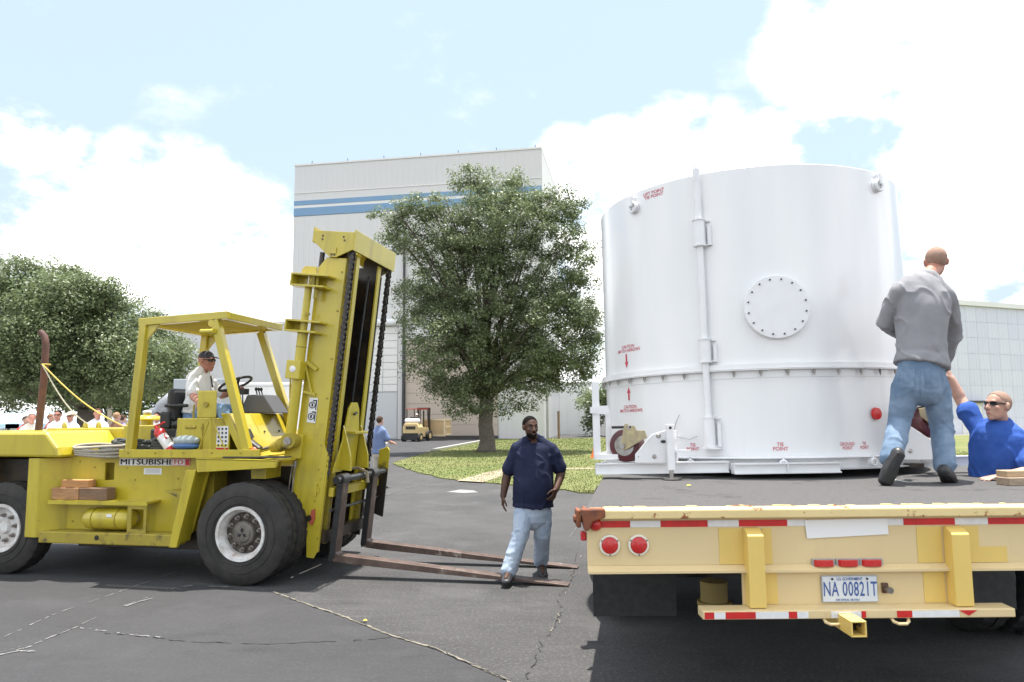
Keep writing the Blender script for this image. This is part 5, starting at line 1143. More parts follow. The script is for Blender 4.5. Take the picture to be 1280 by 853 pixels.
# slim pale pole in front of the light tree
p = at(137, 520, 45); q = MB(); q.cyl((0, 0, 0), (0, 0, 4.2), .13, 10); q.cyl((0, 0, 4.2), (0, 0, 4.3), .16, 10); part('post', q, mat('pale_wood', (.32, .27, .21), .8), None, loc=(p.x, 45, 0), label='pale wooden pole standing behind the crowd at the left', cat='post', smooth=40)

# ------------------------------------------------------------------ background bits at left
# silver duct and equipment cabinet behind the forklift seat
EQ = thing('equipment_cabinet', 'pale grey equipment cabinet with a silver duct behind the forklift seat', 'cabinet', (at(232, 520, 24).x, 24, 0))
q = MB(); q.box(-.45, 1.2, 0, 1.2, 0, at(0, 476, 24).z); part('cabinet_body', q, mat('cabinet_grey', (.34, .37, .40), .5), EQ, bevel=.02)
q = MB(); q.tube([(-.40, -.1, 2.55), (-.75, -.1, 2.2), (-.9, -.1, 1.7), (-.95, -.1, 1.0)], [.16, .20, .24, .24], 14); part('duct', q, mat('duct_silver', (.25, .26, .28), .45, .4, bump=.8, bscale=14), EQ, smooth=True)
q = MB(); q.tube([(-.55, -.15, 2.1), (-1.0, -.15, 2.0), (-1.2, -.15, 1.6)], [.12, .16, .17], 14); part('duct', q, MATS['duct_silver'], EQ, smooth=True)
# white truck with round blue emblem beyond the forklift bonnet
VT = thing('parked_truck', 'white box truck with a round blue emblem, beyond the forklift bonnet', 'truck', (at(352, 500, 34).x, 34, 0), R(0))
zt_ = at(352, 478, 34).z
q = MB(); q.box(-2.3, 1.15, 0, 2.2, .5, zt_); part('body', q, WPAINT2, VT, bevel=.05)
q = MB(); q.box(-2.2, 1.05, -.03, -.003, .9, 1.0); q.box(-2.2, 1.05, -.03, -.003, zt_ - .2, zt_ - .15); part('trim', q, mat('trim_grey', (.5, .5, .5), .5), VT)
cx_ = at(345, 503, 34).x - at(352, 500, 34).x; cz_ = at(345, 503, 34).z
q = MB(); q.cyl((cx_, -.02, cz_), (cx_, -.003, cz_), .17, 24); part('emblem', q, mat('emblem_blue', (.03, .10, .36), .4), VT)
q = MB(); q.beam((cx_ - .10, -.026, cz_ - .05), (cx_ + .11, -.026, cz_ + .06), .012, .02); q.torus((cx_, -.026, cz_), (0, 1, 0), .09, .008, 20, 5); part('emblem_swoosh', q, PAPER, VT)
for x in (-1.7, .5):
    q = MB(); q.cyl((x, -.02, .45), (x, .28, .45), .45, 24); part('wheel', q, TYRE, VT)
# parked car roof at far left and white canopies
CR = thing('parked_car', 'white car at the far left edge behind the forklift counterweight', 'car', (at(8, 530, 16).x, 16, 0), R(8))
q = MB(); q.prism([(-2.2, .25), (2.1, .25), (2.15, .75), (1.25, .92), (.55, 1.42), (-.9, 1.45), (-1.9, .98), (-2.2, .9)], -.85, .85); part('body', q, mat('car_white', (.75, .75, .76), .25, coat=.6), CR, bevel=.08)
q = MB(); q.prism([(1.12, .94), (.52, 1.36), (-.85, 1.38), (-1.65, .98)], -.86, .86); part('windows', q, mat('car_glass', (.02, .025, .03), .08), CR)
for x in (-1.35, 1.35):
    for y in (-.86, .66):
        q = MB(); q.cyl((x, y, .33), (x, y + .2, .33), .33, 20); part('wheel', q, TYRE, CR)
for px, col, lab in ((14, (.45, .62, .72), 'pale blue and white canopy tent at the far left behind the crowd'), (62, (.40, .58, .70), 'blue canopy tent half hidden behind the brown exhaust pipe')):
    Y = 42; T = thing('canopy_tent', lab, 'tent', (at(px, 525, Y).x, Y, 0)); q = MB(); q.add([(-1.5, -1.5, 1.55), (1.5, -1.5, 1.55), (1.5, 1.5, 1.55), (-1.5, 1.5, 1.55), (0, 0, 2.25), (-1.5, -1.5, 1.3), (1.5, -1.5, 1.3), (1.5, 1.5, 1.3), (-1.5, 1.5, 1.3)], [(0, 1, 4), (1, 2, 4), (2, 3, 4), (3, 0, 4), (0, 5, 6, 1), (1, 6, 7, 2), (2, 7, 8, 3), (3, 8, 5, 0)])
    part('roof', q, mat('canopy_' + str(px), col, .5), T)
    for x in (-1.45, 1.45):
        for y in (-1.45, 1.45): q = MB(); q.cyl((x, y, 0), (x, y, 1.5), .03, 6); part('leg', q, STEEL, T)
# small forklift carrying a crate
SF = thing('small_forklift', 'small cream forklift with a red overhead guard parked by the hangar door', 'forklift', (gz(513, 552.5).x, 51.0, 0), R(-18))
CF = mat('cat_cream', (.62, .46, .22), .45)
q = MB(); q.prism([(-.62, .45), (.62, .45), (.64, 1.0), (.5, 1.28), (-.5, 1.28), (-.64, 1.0)], 0, .75); part('counterweight', q, CF, SF, bevel=.05)
q = MB(); q.box(-.38, .38, -.012, -.0, .86, 1.08); part('grille', q, GREASE, SF)
q = MB(); q.prism([(-.55, .12), (.55, .12), (.6, .60), (-.6, .60)], -.02, .05); part('lower_guard', q, BLACK, SF)
q = MB(); q.box(-.5, .5, .75, 2.0, .3, .95); part('body', q, CF, SF, bevel=.04)
q = MB(); q.tube([(-.42, .3, 1.46), (.42, .3, 1.46)], .17, 16, round_ends=True); part('gas_tank', q, PAPER, SF, smooth=True)
GR = mat('guard_red', (.55, .06, .04), .5)
for x in (-.55, .50):
    q = MB(); q.beam((x, .5, 1.2), (x, .55, 2.28), .05, .05); q.beam((x, 1.9, .95), (x, 1.7, 2.28), .05, .05); part('guard_post', q, BLACK, SF)
q = MB(); q.beam((-.58, .5, 2.3), (.55, .5, 2.3), .05, .05); q.beam((-.58, .5, 2.3), (-.58, 1.75, 2.3), .05, .05); q.beam((.55, .5, 2.3), (.55, 1.75, 2.3), .05, .05); q.beam((-.58, 1.75, 2.3), (.55, 1.75, 2.3), .05, .05)
for k in range(5): q.beam((-.4 + .2 * k, .5, 2.3), (-.4 + .2 * k, 1.75, 2.3), .03, .03)
part('overhead_guard', q, GR, SF)
for x in (-.72, .52):
    for y, r_ in ((.25, .30), (1.75, .38)):
        q = MB(); q.cyl((x, y, r_), (x + .2, y, r_), r_, 22); WW = part('tyre', q, TYRE, SF); q = MB(); q.cyl((x - .005, y, r_), (x + .205, y, r_), r_ * .5, 16); part('rim', q, CF, SF)
q = MB(); q.box(-.35, .35, .6, .75, 1.2, 1.75); q.box(-.35, .35, .75, 1.2, 1.0, 1.15); part('seat', q, BLACK, SF, bevel=.04)
q = MB(); q.box(-.5, -.38, 2.1, 2.25, .1, 2.35); q.box(.38, .5, 2.1, 2.25, .1, 2.35); q.box(-.5, .5, 2.1, 2.22, 2.25, 2.40); q.cyl((.0, 2.15, .2), (.0, 2.15, 2.2), .06, 8); part('mast', q, GREASE, SF)
q = MB(); q.box(-.45, -.30, 2.25, 3.4, .25, .30); q.box(.30, .45, 2.25, 3.4, .25, .30); q.box(-.5, .5, 2.22, 2.30, .2, .9); part('fork', q, GREASE, SF)
p = SF.matrix_basis @ Vector((.70, 2.9, .31))
CT = thing('wooden_crate', 'pale wooden crate on the forks of the small forklift by the hangar', 'crate', p, R(-18))
q = MB(); q.box(-.95, .95, -.5, .5, .06, 1.25); part('crate_side', q, mat('crate_ply', (.56, .40, .22), .8), CT)
for x in (-.93, .80):
    q = MB(); q.box(x, x + .13, -.54, -.501, .0, 1.28); part('batten', q, mat('crate_pale', (.72, .60, .40), .8), CT)
for z in (.0, 1.14):
    q = MB(); q.box(-.79, .79, -.54, -.501, z, z + .12); part('batten', q, MATS['crate_pale'], CT)
for z in (.08, .63, 1.16):
    q = MB(); q.box(.951, .99, -.5, .5, z, z + .1); part('batten', q, MATS['crate_pale'], CT)
# ------------------------------------------------------------------ people
def remeshed(name, mb, voxel, smooth=2, fac=.5):
    me = mb.mesh(name); o = bpy.data.objects.new('tmp', me); COL.objects.link(o)
    r = o.modifiers.new('r', 'REMESH'); r.mode = 'VOXEL'; r.voxel_size = voxel; r.use_smooth_shade = True
    if smooth: s = o.modifiers.new('s', 'SMOOTH'); s.factor = fac; s.iterations = smooth
    out = evaluated(o); bpy.data.objects.remove(o); bpy.data.meshes.remove(me); out.name = name; return out
def folds(me, amp, freq, axis_scale=(1, 1, 1), seed=0.0, focus=(), ridge=True):
    n = len(me.vertices); co = np.empty(n * 3); me.vertices.foreach_get('co', co); co = co.reshape(-1, 3); nr = np.empty(n * 3); me.vertices.foreach_get('normal', nr); nr = nr.reshape(-1, 3)
    d = np.zeros(n); sx, sy, sz = axis_scale
    for i in range(n):
        x, y, z = co[i]; q = Vector((x * freq * sx + seed, y * freq * sy, z * freq * sz))
        v = noise.noise(q + Vector((noise.noise(q * .5) * 1.2, 0, noise.noise(q * .5 + Vector((5, 5, 5))) * 1.2)))
        if ridge:
            v = (1 - abs(v) * 2.4) * .5
            q2 = Vector(((x + z * .55) * freq * .55 + seed, y * freq * .5, (z - x * .55) * freq * .30)); w2 = abs(noise.noise(q2 + Vector((noise.noise(q2 * 1.7) * .5, 0, 0))))
            v = v * .55 + max(0, 1 - w2 * 5.5) ** 1.6 * 1.15
        v += .35 * noise.noise(q * 2.3); a = amp
        for (c, rad, k) in focus:
            dd = ((x - c[0]) ** 2 + (y - c[1]) ** 2 + (z - c[2]) ** 2) ** .5
            if dd < rad: a += amp * k * (1 - dd / rad)
        d[i] = v * a
    co += nr * d[:, None]; me.vertices.foreach_set('co', co.ravel()); me.update()
def frame(fwd, up=Vector((0, 0, 1))):
    f = Vector(fwd).normalized(); r = f.cross(up).normalized(); u = r.cross(f); return Matrix((r, f, u)).transposed()   # columns right, forward, up
def add_head(mb, c, M, s=1.0):
    c = Vector(c); P = lambda x, y, z: c + M @ (Vector((x, y, z)) * s)
    E_ = lambda p, r, nu=18, nv=12: mb.ell(P(*p), tuple(a * s for a in r), M, nu, nv)
    E_((0, -.012, .030), (.076, .097, .088)); E_((0, .020, -.030), (.064, .072, .078)); E_((0, .030, -.070), (.052, .055, .042)); E_((0, .062, -.100), (.026, .022, .020), 10, 8)
    E_((0, .074, .028), (.050, .018, .012), 12, 8); mb.tube([P(0, .080, .022), P(0, .098, -.012), P(0, .106, -.028)], [.009 * s, .012 * s, .013 * s], 10, round_ends=True)
    for x in (-1, 1):
        E_((.014 * x, .094, -.030), (.011, .010, .008), 8, 6); E_((.040 * x, .058, -.022), (.024, .024, .022), 10, 8)
        E_((.080 * x, -.006, -.004), (.009, .020, .031), 10, 8); E_((.085 * x, -.014, .008), (.008, .014, .018), 8, 6)
    E_((0, .088, -.060), (.026, .010, .007), 12, 6); E_((0, .086, -.072), (.022, .010, .008), 12, 6)
def cut(mb, keep):
    """keep faces whose centre passes a test"""
    fs = [];
    for f in mb.f:
        c = Vector((0, 0, 0))
        for i in f: c += Vector(mb.v[i])
        if keep(c / len(f)): fs.append(f)
    mb.f = fs; return mb
def add_hand(mb, wrist, d, palm_n, thumb, curl=.5, s=1.0, thick=1.0):
    w_ = Vector(wrist); d = Vector(d).normalized(); n = (Vector(palm_n) - d * d.dot(Vector(palm_n))).normalized(); t = d.cross(n).normalized()
    if t.dot(Vector(thumb)) < 0: t = -t
    mb.tube([w_ - d * .03 * s, w_ + d * .02 * s, w_ + d * .06 * s, w_ + d * .095 * s], [.019 * s, .018 * s, .017 * s, .013 * s], 12, rx=[.027 * s, .034 * s, .042 * s, .041 * s], right=t, round_ends=True)
    for k, (o, L) in enumerate(((.033, .070), (.0115, .080), (-.0115, .075), (-.033, .058))):
        p = w_ + d * (.095 - abs(o + .005) * .12) * s + t * o * s; a = .18 + .08 * k; pts = [p - d * .01]; dd = (d + t * (o * 1.6)).normalized()
        for j, f in enumerate((.45, .32, .23)):
            a += curl * (.75 + .1 * k); v = dd * math.cos(a - .18) + n * math.sin(a - .18); p = p + v * L * f * s; pts.append(p)
        mb.tube(pts, [.0095 * s * thick, .009 * s * thick, .008 * s * thick, .007 * s * thick], 8, round_ends=True)
    p = w_ + d * .025 * s + t * .028 * s; q = p + (d * .6 + t * .75 + n * .15).normalized() * .04 * s; r_ = q + (d * .9 + t * .25 + n * (.3 + curl * .4)).normalized() * .034 * s; e = r_ + (d + n * (.2 + curl * .6)).normalized() * .026 * s
    mb.tube([p, q, r_, e], [.015 * s, .012 * s, .0105 * s, .009 * s], 8, round_ends=True)

SK = {}
def skin(name, c, c2): return mat('skin_' + name, c, .5, col2=c2, nscale=9, spec=.4, bump=.08, bscale=120)
SKIN_D = skin('dark', (.095, .045, .028), (.068, .032, .021)); SKIN_L = skin('light', (.50, .31, .235), (.45, .25, .19)); SKIN_R = skin('ruddy', (.46, .22, .155), (.40, .17, .12))
DENIM = mat('denim_light', (.34, .42, .54), .85, col2=(.46, .53, .62), nscale=6, bump=.12, bscale=45, spec=.2)
DENIM2 = mat('denim_mid', (.12, .18, .265), .85, col2=(.22, .295, .40), nscale=5, bump=.12, bscale=45, spec=.2)
DENIM3 = mat('denim_blue', (.18, .30, .48), .85, col2=(.26, .38, .54), nscale=6, bump=.12, bscale=45, spec=.2)
NAVY = mat('tshirt_navy', (.016, .020, .048), .85, col2=(.022, .027, .062), nscale=9, bump=.12, bscale=45, spec=.2)
GREYS = mat('shirt_grey', (.235, .235, .25), .9, col2=(.27, .27, .285), nscale=7, bump=.12, bscale=45, spec=.15)
ROYAL = mat('tshirt_royal', (.030, .085, .34), .85, col2=(.040, .105, .38), nscale=8, bump=.12, bscale=45, spec=.2)
WHITES = mat('shirt_white', (.82, .82, .82), .85, col2=(.79, .79, .79), nscale=8, spec=.2)
SHOE = mat('shoe_black', (.018, .018, .02), .45, col2=(.035, .035, .038), nscale=18); SOLE = mat('shoe_sole', (.025, .024, .023), .7)
HAIRB = mat('hair_black', (.010, .009, .008), .95, bump=.12, bscale=45, spec=.08); HAIRN = mat('hair_brown', (.07, .045, .03), .9, bump=.12, bscale=45, spec=.15)
STUB = mat('hair_stubble', (.33, .215, .165), .8, col2=(.27, .175, .135), nscale=30, spec=.2); EYEW = mat('eye_white', (.25, .22, .20), .5, spec=.2); LIPD = mat('lips_dark', (.13, .055, .045), .45)
GLASS = mat('sunglasses', (.012, .012, .014), .12)

def loft(mb, rings, right, n=24, flat=False):
    """rings: (centre, half width, half depth)"""
    def cr(a, b, c, d, t): return b + (c - a) * (.5 * t) + (a * 2 - b * 5 + c * 4 - d) * (.5 * t * t) + (b * 3 - a - c * 3 + d) * (.5 * t ** 3)
    R_ = []; k = len(rings)
    for i in range(k - 1):
        q = [rings[max(i - 1, 0)], rings[i], rings[i + 1], rings[min(i + 2, k - 1)]]
        for s in range(4): R_.append(tuple(cr(q[0][j], q[1][j], q[2][j], q[3][j], s / 4) for j in range(3)))
    R_.append(tuple(rings[-1]))
    mb.tube([r[0] for r in R_], [r[2] for r in R_], n, rx=[r[1] for r in R_], right=right, round_ends=not flat)
def lerp(a, b, t): return Vector(a).lerp(Vector(b), t)
def limb(mb, pts, rad, n=14): mb.tube(pts, rad, n, round_ends=True)
def person(name, label, cat, root, J, fwd, look, top, bot, skin_m, det=.010, shape=None, sleeve='short', hair=None, shoes=True, group=None, hand=None, extras=True):
    """J: world joints. fwd: where the chest faces. look: where the head faces"""
    S = dict(sh=.02, chest=(.165, .115), waist=(.15, .115), belly=(.155, .125), hip=(.165, .12), arm=(.052, .043, .030), leg=(.088, .060, .042), jean=(.105, .078, .072), s=1.0, belly_fwd=.0); S.update(shape or {})
    T = thing(name, label, cat, root, 0, group); V = {k: Vector(v) for k, v in J.items()}
    k_ = S['s']; f = Vector(fwd).normalized(); rt = (V['shR'] - V['shL']).normalized(); hipc = (V['hipL'] + V['hipR']) / 2; neck = V['neck']; up = (neck - hipc).normalized()
    f = (f - up * f.dot(up)).normalized(); hr = (V['hipR'] - V['hipL']).normalized()
    shc = (V['shL'] + V['shR']) / 2
    sho = {s: V['sh' + s] + (shc0 - V['sh' + s]) * .14 - up * .025 for s in 'LR' for shc0 in [(V['shL'] + V['shR']) / 2]}
    for s in 'LR': V['sh' + s] = sho[s]
    def yoke(mb, g):
        for s in 'LR': mb.tube([V['sh' + s] + up * .0, lerp(V['sh' + s], neck, .5) + up * .008, lerp(V['sh' + s], neck, .86) + up * .02], [S['arm'][0] * .98 + g, .050 * k_ + g, .046 * k_ + g], 12, round_ends=True)
    def torso(mb, g, low=0.0, flat=False):
        z0 = -(.06 + low) if flat else -.06; c = [hipc + up * z0, hipc + up * (z0 + .05), hipc + up * max(z0 + .09, .05), lerp(hipc, shc, .30) + f * S['belly_fwd'], lerp(hipc, shc, .52) + f * S['belly_fwd'] * .6, lerp(hipc, shc, .78), shc - up * .005, lerp(shc, neck, .70)]
        wv = [S['hip'][0] + (.022 if flat else 0), S['hip'][0] + (.014 if flat else 0), S['belly'][0], S['belly'][0], S['waist'][0], S['chest'][0], S['chest'][0] * .98, .078 * k_]
        dv = [S['hip'][1] + (.018 if flat else 0), S['hip'][1] + (.012 if flat else 0), S['belly'][1], S['belly'][1], S['waist'][1], S['chest'][1], S['chest'][1] * .72, .064 * k_]
        loft(mb, [(a, b + g, d_ + g) for a, b, d_ in zip(c, wv, dv)], rt, flat=flat)
    ar, le = S['arm'], S['leg']
    bd = MB(); torso(bd, 0); yoke(bd, 0); bd.tube([lerp(shc, neck, .3), neck, V['head'] - Vector((0, 0, .04 * k_))], [.062 * k_, .056 * k_, .056 * k_], 14, round_ends=True)
    HM = frame(look); add_head(bd, V['head'], HM, k_)
    for s in ('L', 'R'):
        sh, el, wr = V['sh' + s], V['el' + s], V['wr' + s]
        limb(bd, [sh, lerp(sh, el, .5), el, lerp(el, wr, .25), lerp(el, wr, .65), wr], [ar[0], ar[0] * .92, ar[1], ar[1] * 1.04, ar[1] * .85, ar[2]])
        bd.ell(sh, (ar[0] * 1.02,) * 3, None, 12, 8)
        h = (hand or {}).get(s)
        if h: add_hand(bd, wr, h[0], h[1], h[2], h[3], k_ * 1.0)
        else:
            d = (wr - el).normalized(); inn = (hipc - wr).normalized(); add_hand(bd, wr, d * 1.0 + f * .1, inn, f, .35, k_)
        hp, kn, an = V['hip' + s], V['kn' + s], V['an' + s]
        limb(bd, [hp, lerp(hp, kn, .5), kn, lerp(kn, an, .3), lerp(kn, an, .7), an], [le[0] * .76, le[0] * .85, le[1], le[1] * 1.0, le[1] * .75, le[2]])
        toe = V['toe' + s]; limb(bd, [an, lerp(an, toe, .55), toe], [.030 * k_, .026 * k_, .018 * k_], 10)
    body = remeshed('body', bd, det, 2); part('body', body, skin_m, T, world=True)
    # ---- top
    tp_ = MB(); torso(tp_, .021, S.get('hem', .03), True); yoke(tp_, .012)
    foc = []
    for s in ('L', 'R'):
        sh, el, wr = V['sh' + s], V['el' + s], V['wr' + s]; g = .012
        if sleeve == 'short':
            e = lerp(sh, el, S.get('slv', .72)); r1 = ar[0] + .018
            limb(tp_, [sh + up * .004, lerp(sh, e, .5), e], [ar[0] * .98 + g, r1 - .006, r1 + .004])
        elif sleeve == 'none': tp_.ell(sh - rt * 0, (ar[0] * 1.0,) * 3, None, 10, 8)
        else:
            limb(tp_, [sh, lerp(sh, el, .5), el, lerp(el, wr, .4), lerp(el, wr, .92)], [ar[0] * .98 + g, ar[0] + g, ar[1] + g + .004, ar[1] + g, ar[2] + .014]); foc.append((el, .16, 1.6))
        tp_.ell(sh, (ar[0] * 1.0 + g,) * 3, None, 12, 8); foc.append((sh + (hipc - sh) * .15, .2, .8))
    tm = remeshed('shirt', tp_, det * 1.1, 2); foc.append((hipc + up * .08, .25, .8))
    if det < .02: folds(tm, S.get('fold', .006), 9, (1, 1, .55), 3.1 + len(label), foc)
    part('shirt', tm, top, T, world=True)
    # ---- trousers
    j = S['jean']; bt = MB(); loft(bt, [(hipc - up * .10, S['hip'][0] + .012, S['hip'][1] + .012), (hipc - up * .02, S['hip'][0] + .014, S['hip'][1] + .014), (hipc + up * .06, S['belly'][0] + .012, S['belly'][1] + .012)] + ([(hipc + up * S['rise'], S['belly'][0] + .012, S['belly'][1] + .012)] if 'rise' in S else []), hr); foc = []
    for s in ('L', 'R'):
        hp, kn, an = V['hip' + s], V['kn' + s], V['an' + s]; dn = (an - kn).normalized(); end = an + dn * S.get('cuff', -.035)
        limb(bt, [hp, lerp(hp, kn, .25), lerp(hp, kn, .65), kn, lerp(kn, end, .45), lerp(kn, end, .97)], [j[0] * .80, j[0] * .97, j[0] * .88, j[1], j[1] * .98, j[2]])
        foc += [(kn, .20, 1.3), (an, .20, 1.5), (hp, .15, 1.0)]
    bm2 = remeshed('trousers', bt, det * 1.1, 2)
    if det < .02: folds(bm2, S.get('foldj', .007), 8, (.8, .8, 1.7), 7.7 + len(label) * .3, foc)
    part('trousers', bm2, bot, T, world=True)
    if shoes:
        for s in ('L', 'R'):
            an, toe = V['an' + s], V['toe' + s]; d = (toe - an); fl = Vector((d.x, d.y, d.z)); fn = fl.normalized(); n_ = V.get('sn' + s, Vector((0, 0, 1))); n_ = (n_ - fn * n_.dot(fn)).normalized(); side = fn.cross(n_)
            sole_c = lambda t: lerp(an - fn * .085, toe + fn * .03, t) - n_ * (.062 if t < .5 else .062 - .03 * (t - .5))
            q = MB(); 
            pts = [lerp(an - fn * .075, toe + fn * .02, t) + n_ * o for t, o in ((0, -.030), (.3, -.022), (.65, -.030), (1.0, -.034))]
            q.tube(pts, [.048, .054, .044, .031], 14, rx=[.043, .049, .057, .050], right=side, round_ends=True)
            q.tube([an - n_ * .03, an + (V['kn' + s] - an).normalized() * .02], [.044, .042], 12, round_ends=True)
            sh_ = part('shoe', remeshed('shoe', q, max(det * .8, .008), 1), SHOE, T, world=True)
            q = MB(); q.tube([p_ - n_ * .030 for p_ in pts], [.016, .015, .014, .012], 14, rx=[.038, .042, .050, .044], right=side, round_ends=True); part('sole', q, SOLE, sh_, world=True, smooth=True)
    HC = V['head']; HP = lambda x, y, z: HC + HM @ (Vector((x, y, z)) * k_)
    inv = HM.transposed(); loc = lambda p: inv @ (p - HC) / k_
    if hair:
        kind, hm = hair
        q = MB(); q.ell(HP(0, -.014, .033), ((.0795 if kind != 'stubble' else .0773) * k_, (.101 if kind != 'stubble' else .0985) * k_, (.092 if kind != 'stubble' else .0893) * k_), HM, 72, 52)
        def keep(p):
            l = loc(p)
            return l.z > -.045 + 1.55 * max(0, l.y + .03) + (.012 if abs(l.x) > .068 and l.y > -.02 else 0)
        cut(q, keep); part('hair' if kind != 'stubble' else 'stubble', q, hm, T, world=True, smooth=True)
    return T, HP, HM, V
def glasses(T, HP, HM):
    q = MB()
    for x in (-1, 1):
        pts = [HP(.010 * x, .094, .020), HP(.030 * x, .094, .024), HP(.056 * x, .080, .022), HP(.066 * x, .060, .012), HP(.055 * x, .078, -.004), HP(.034 * x, .091, -.008), HP(.014 * x, .094, 0)]
        f_ = HM @ Vector((0, .006, 0)); n = len(pts); q.add(pts + [p - f_ for p in pts], [tuple(range(n)), tuple(range(2 * n - 1, n - 1, -1))] + [(i, i + n, (i + 1) % n + n, (i + 1) % n) for i in range(n)])
        q.beam(HP(.066 * x, .060, .014), HP(.083 * x, -.02, .016), .005, .010)
    q.beam(HP(-.012, .098, .014), HP(.012, .098, .014), .006, .006); part('sunglasses', q, GLASS, T, world=True)
def eyes(T, HP, HM, k=1.0):
    for x in (-1, 1):
        q = MB(); q.ell(HP(.030 * x, .076, .008), (.010, .010, .006), HM, 12, 8); e = part('eye', q, EYEW, T, world=True, smooth=True)
        q = MB(); q.ell(HP(.032 * x, .086, .008), (.0055, .003, .0055), HM, 10, 6); part('iris', q, HAIRB, e, world=True, smooth=True)
        q = MB(); q.tube([HP(.014 * x, .088, .030), HP(.034 * x, .086, .036), HP(.052 * x, .070, .030)], [.003, .0045, .003], 6); part('eyebrow', q, HAIRB, T, world=True)
def cap_on(T, HP, HM, m, k=1.0, back=False):
    inv = HM.transposed(); HC = HP(0, 0, 0)
    q = MB(); q.ell(HP(0, -.010, .045), (.084 * k, .104 * k, .086 * k), HM, 28, 18); cut(q, lambda p: (inv @ (p - HC)).z / k > .040); c = part('cap', q, m, T, world=True, smooth=True)
    q = MB(); n = 9; a = [HP(.072 * math.cos(t), .080 + .012 * math.sin(t), .048) for t in [math.pi * i / n for i in range(n + 1)]]; b = [HP(.064 * math.cos(t), .085 + .075 * math.sin(t), .040 - .012 * math.sin(t)) for t in [math.pi * i / n for i in range(n + 1)]]
    up_ = HM @ Vector((0, 0, .006)); allp = a + b + [p + up_ for p in a + b]; N_ = n + 1; fs = []
    for i in range(n): fs += [(i, i + 1, N_ + i + 1, N_ + i), (2 * N_ + i, 3 * N_ + i, 3 * N_ + i + 1, 2 * N_ + i + 1), (N_ + i, N_ + i + 1, 3 * N_ + i + 1, 3 * N_ + i)]
    q.add(allp, fs); part('cap_peak', q, m, c, world=True)

# ---- walking man in the navy T-shirt
Y0 = 8.1
A = lambda x, y, Y=Y0: at(x, y, Y)
J = dict(head=A(663, 534.5, 8.0), neck=A(667, 549, 8.08), shL=A(692, 559), shR=A(643, 558), elL=A(702, 590, 8.14), elR=A(634, 593, 8.16), wrL=A(695, 612, 7.98), wrR=A(629, 620, 8.1),
         hipL=A(677, 632), hipR=A(656, 632), knL=A(678, 668, 8.12), knR=A(651, 667, 7.95), anL=A(676, 705, 8.40), anR=A(636, 705, 7.88))
J['anL'].z = .125; J['anR'].z = .13; J['toeL'] = J['anL'] + Vector((.02, -.19, -.085)); J['toeR'] = J['anR'] + Vector((-.03, -.19, -.03))
T, HP, HM, V = person('person', 'man in navy T-shirt and pale jeans walking across the fork tips, looking to the right', 'person', (J['hipL'].x, 8.1, 0), J, (-.05, -1, 0), (.42, -1, -.02), NAVY, DENIM, SKIN_D, .0075,
    dict(chest=(.195, .135), waist=(.20, .15), belly=(.205, .165), hip=(.180, .15), arm=(.062, .050, .035), leg=(.098, .07, .045), jean=(.118, .088, .088), s=1.03, belly_fwd=.03, hem=-.05, slv=.78, fold=.008, foldj=.0055, cuff=-.015),
    'short', ('short', HAIRB), hand={'R': ((-.05, -.1, -1), (1, .2, 0), (0, -1, 0), .30), 'L': ((-.35, -.45, -.8), (-.8, .5, 0), (-.3, -1, 0), .55)})
eyes(T, HP, HM)
inv = HM.transposed(); HC = HP(0, 0, 0)
q = MB(); q.ell(HP(0, .030, -.068), (.058, .060, .052), HM, 30, 20); q.ell(HP(0, .064, -.10), (.030, .027, .024), HM, 16, 10)
def kb(p):
    l = inv @ (p - HC); return l.z < -.058 and l.y > -.005 and not (abs(l.x) < .022 and l.z > -.082 and l.y > .07)
cut(q, kb); part('beard', q, HAIRB, T, world=True, smooth=True)
q = MB(); q.tube([HP(-.026, .088, -.058), HP(0, .098, -.050), HP(.026, .088, -.058)], [.003, .006, .003], 8); part('moustache', q, HAIRB, T, world=True, smooth=True)
q = MB(); q.ell(HP(0, .093, -.068), (.020, .007, .008), HM, 12, 6); part('lips', q, LIPD, T, world=True, smooth=True)

# ---- man in grey on the trailer deck, seen from behind
A = lambda x, y, Y=5.35: at(x, y, Y)
J = dict(head=A(1170, 328, 5.56), neck=A(1159, 346, 5.46), shL=A(1119, 361, 5.38), shR=A(1187, 366, 5.42), elL=A(1106, 404, 5.50), elR=A(1192, 414, 5.58), wrL=A(1124, 418, 5.70), wrR=A(1183, 449, 5.70),
         hipL=A(1136, 468, 5.33), hipR=A(1166, 468, 5.36), knL=A(1124, 528, 5.38), knR=A(1177, 532, 5.40), anL=A(1113, 577, 5.20), anR=A(1182, 589, 5.30))
J['anR'].z = DZ + .10; J['toeR'] = J['anR'] + Vector((.10, .12, -.055)); J['toeL'] = J['anL'] + Vector((-.065, -.055, -.125)); J['toeL'] = A(1103, 597, 5.22); J['snL'] = Vector((-.1, .92, .3))
J['toeL'].z = max(J['toeL'].z, DZ + .035)
T, HP, HM, V = person('person', 'man in long-sleeved grey shirt and blue jeans on the trailer deck, seen from behind', 'person', (J['hipL'].x, 5.35, DZ), J, (.12, 1, 0), (.35, 1, .05), GREYS, DENIM2, SKIN_R, .0085,
    dict(chest=(.182, .120), waist=(.158, .118), belly=(.155, .118), hip=(.155, .122), arm=(.054, .044, .031), leg=(.090, .062, .042), jean=(.102, .078, .070), s=.98, hem=-.12, rise=.12, fold=.0065, foldj=.0055, cuff=-.03),
    'long', ('stubble', STUB), hand={'R': ((.0, .35, -.9), (-.6, .6, 0), (0, 1, 0), .9), 'L': ((.4, .8, .0), (.6, -.3, -.5), (0, .2, 1), .8)})
from mathutils.bvhtree import BVHTree
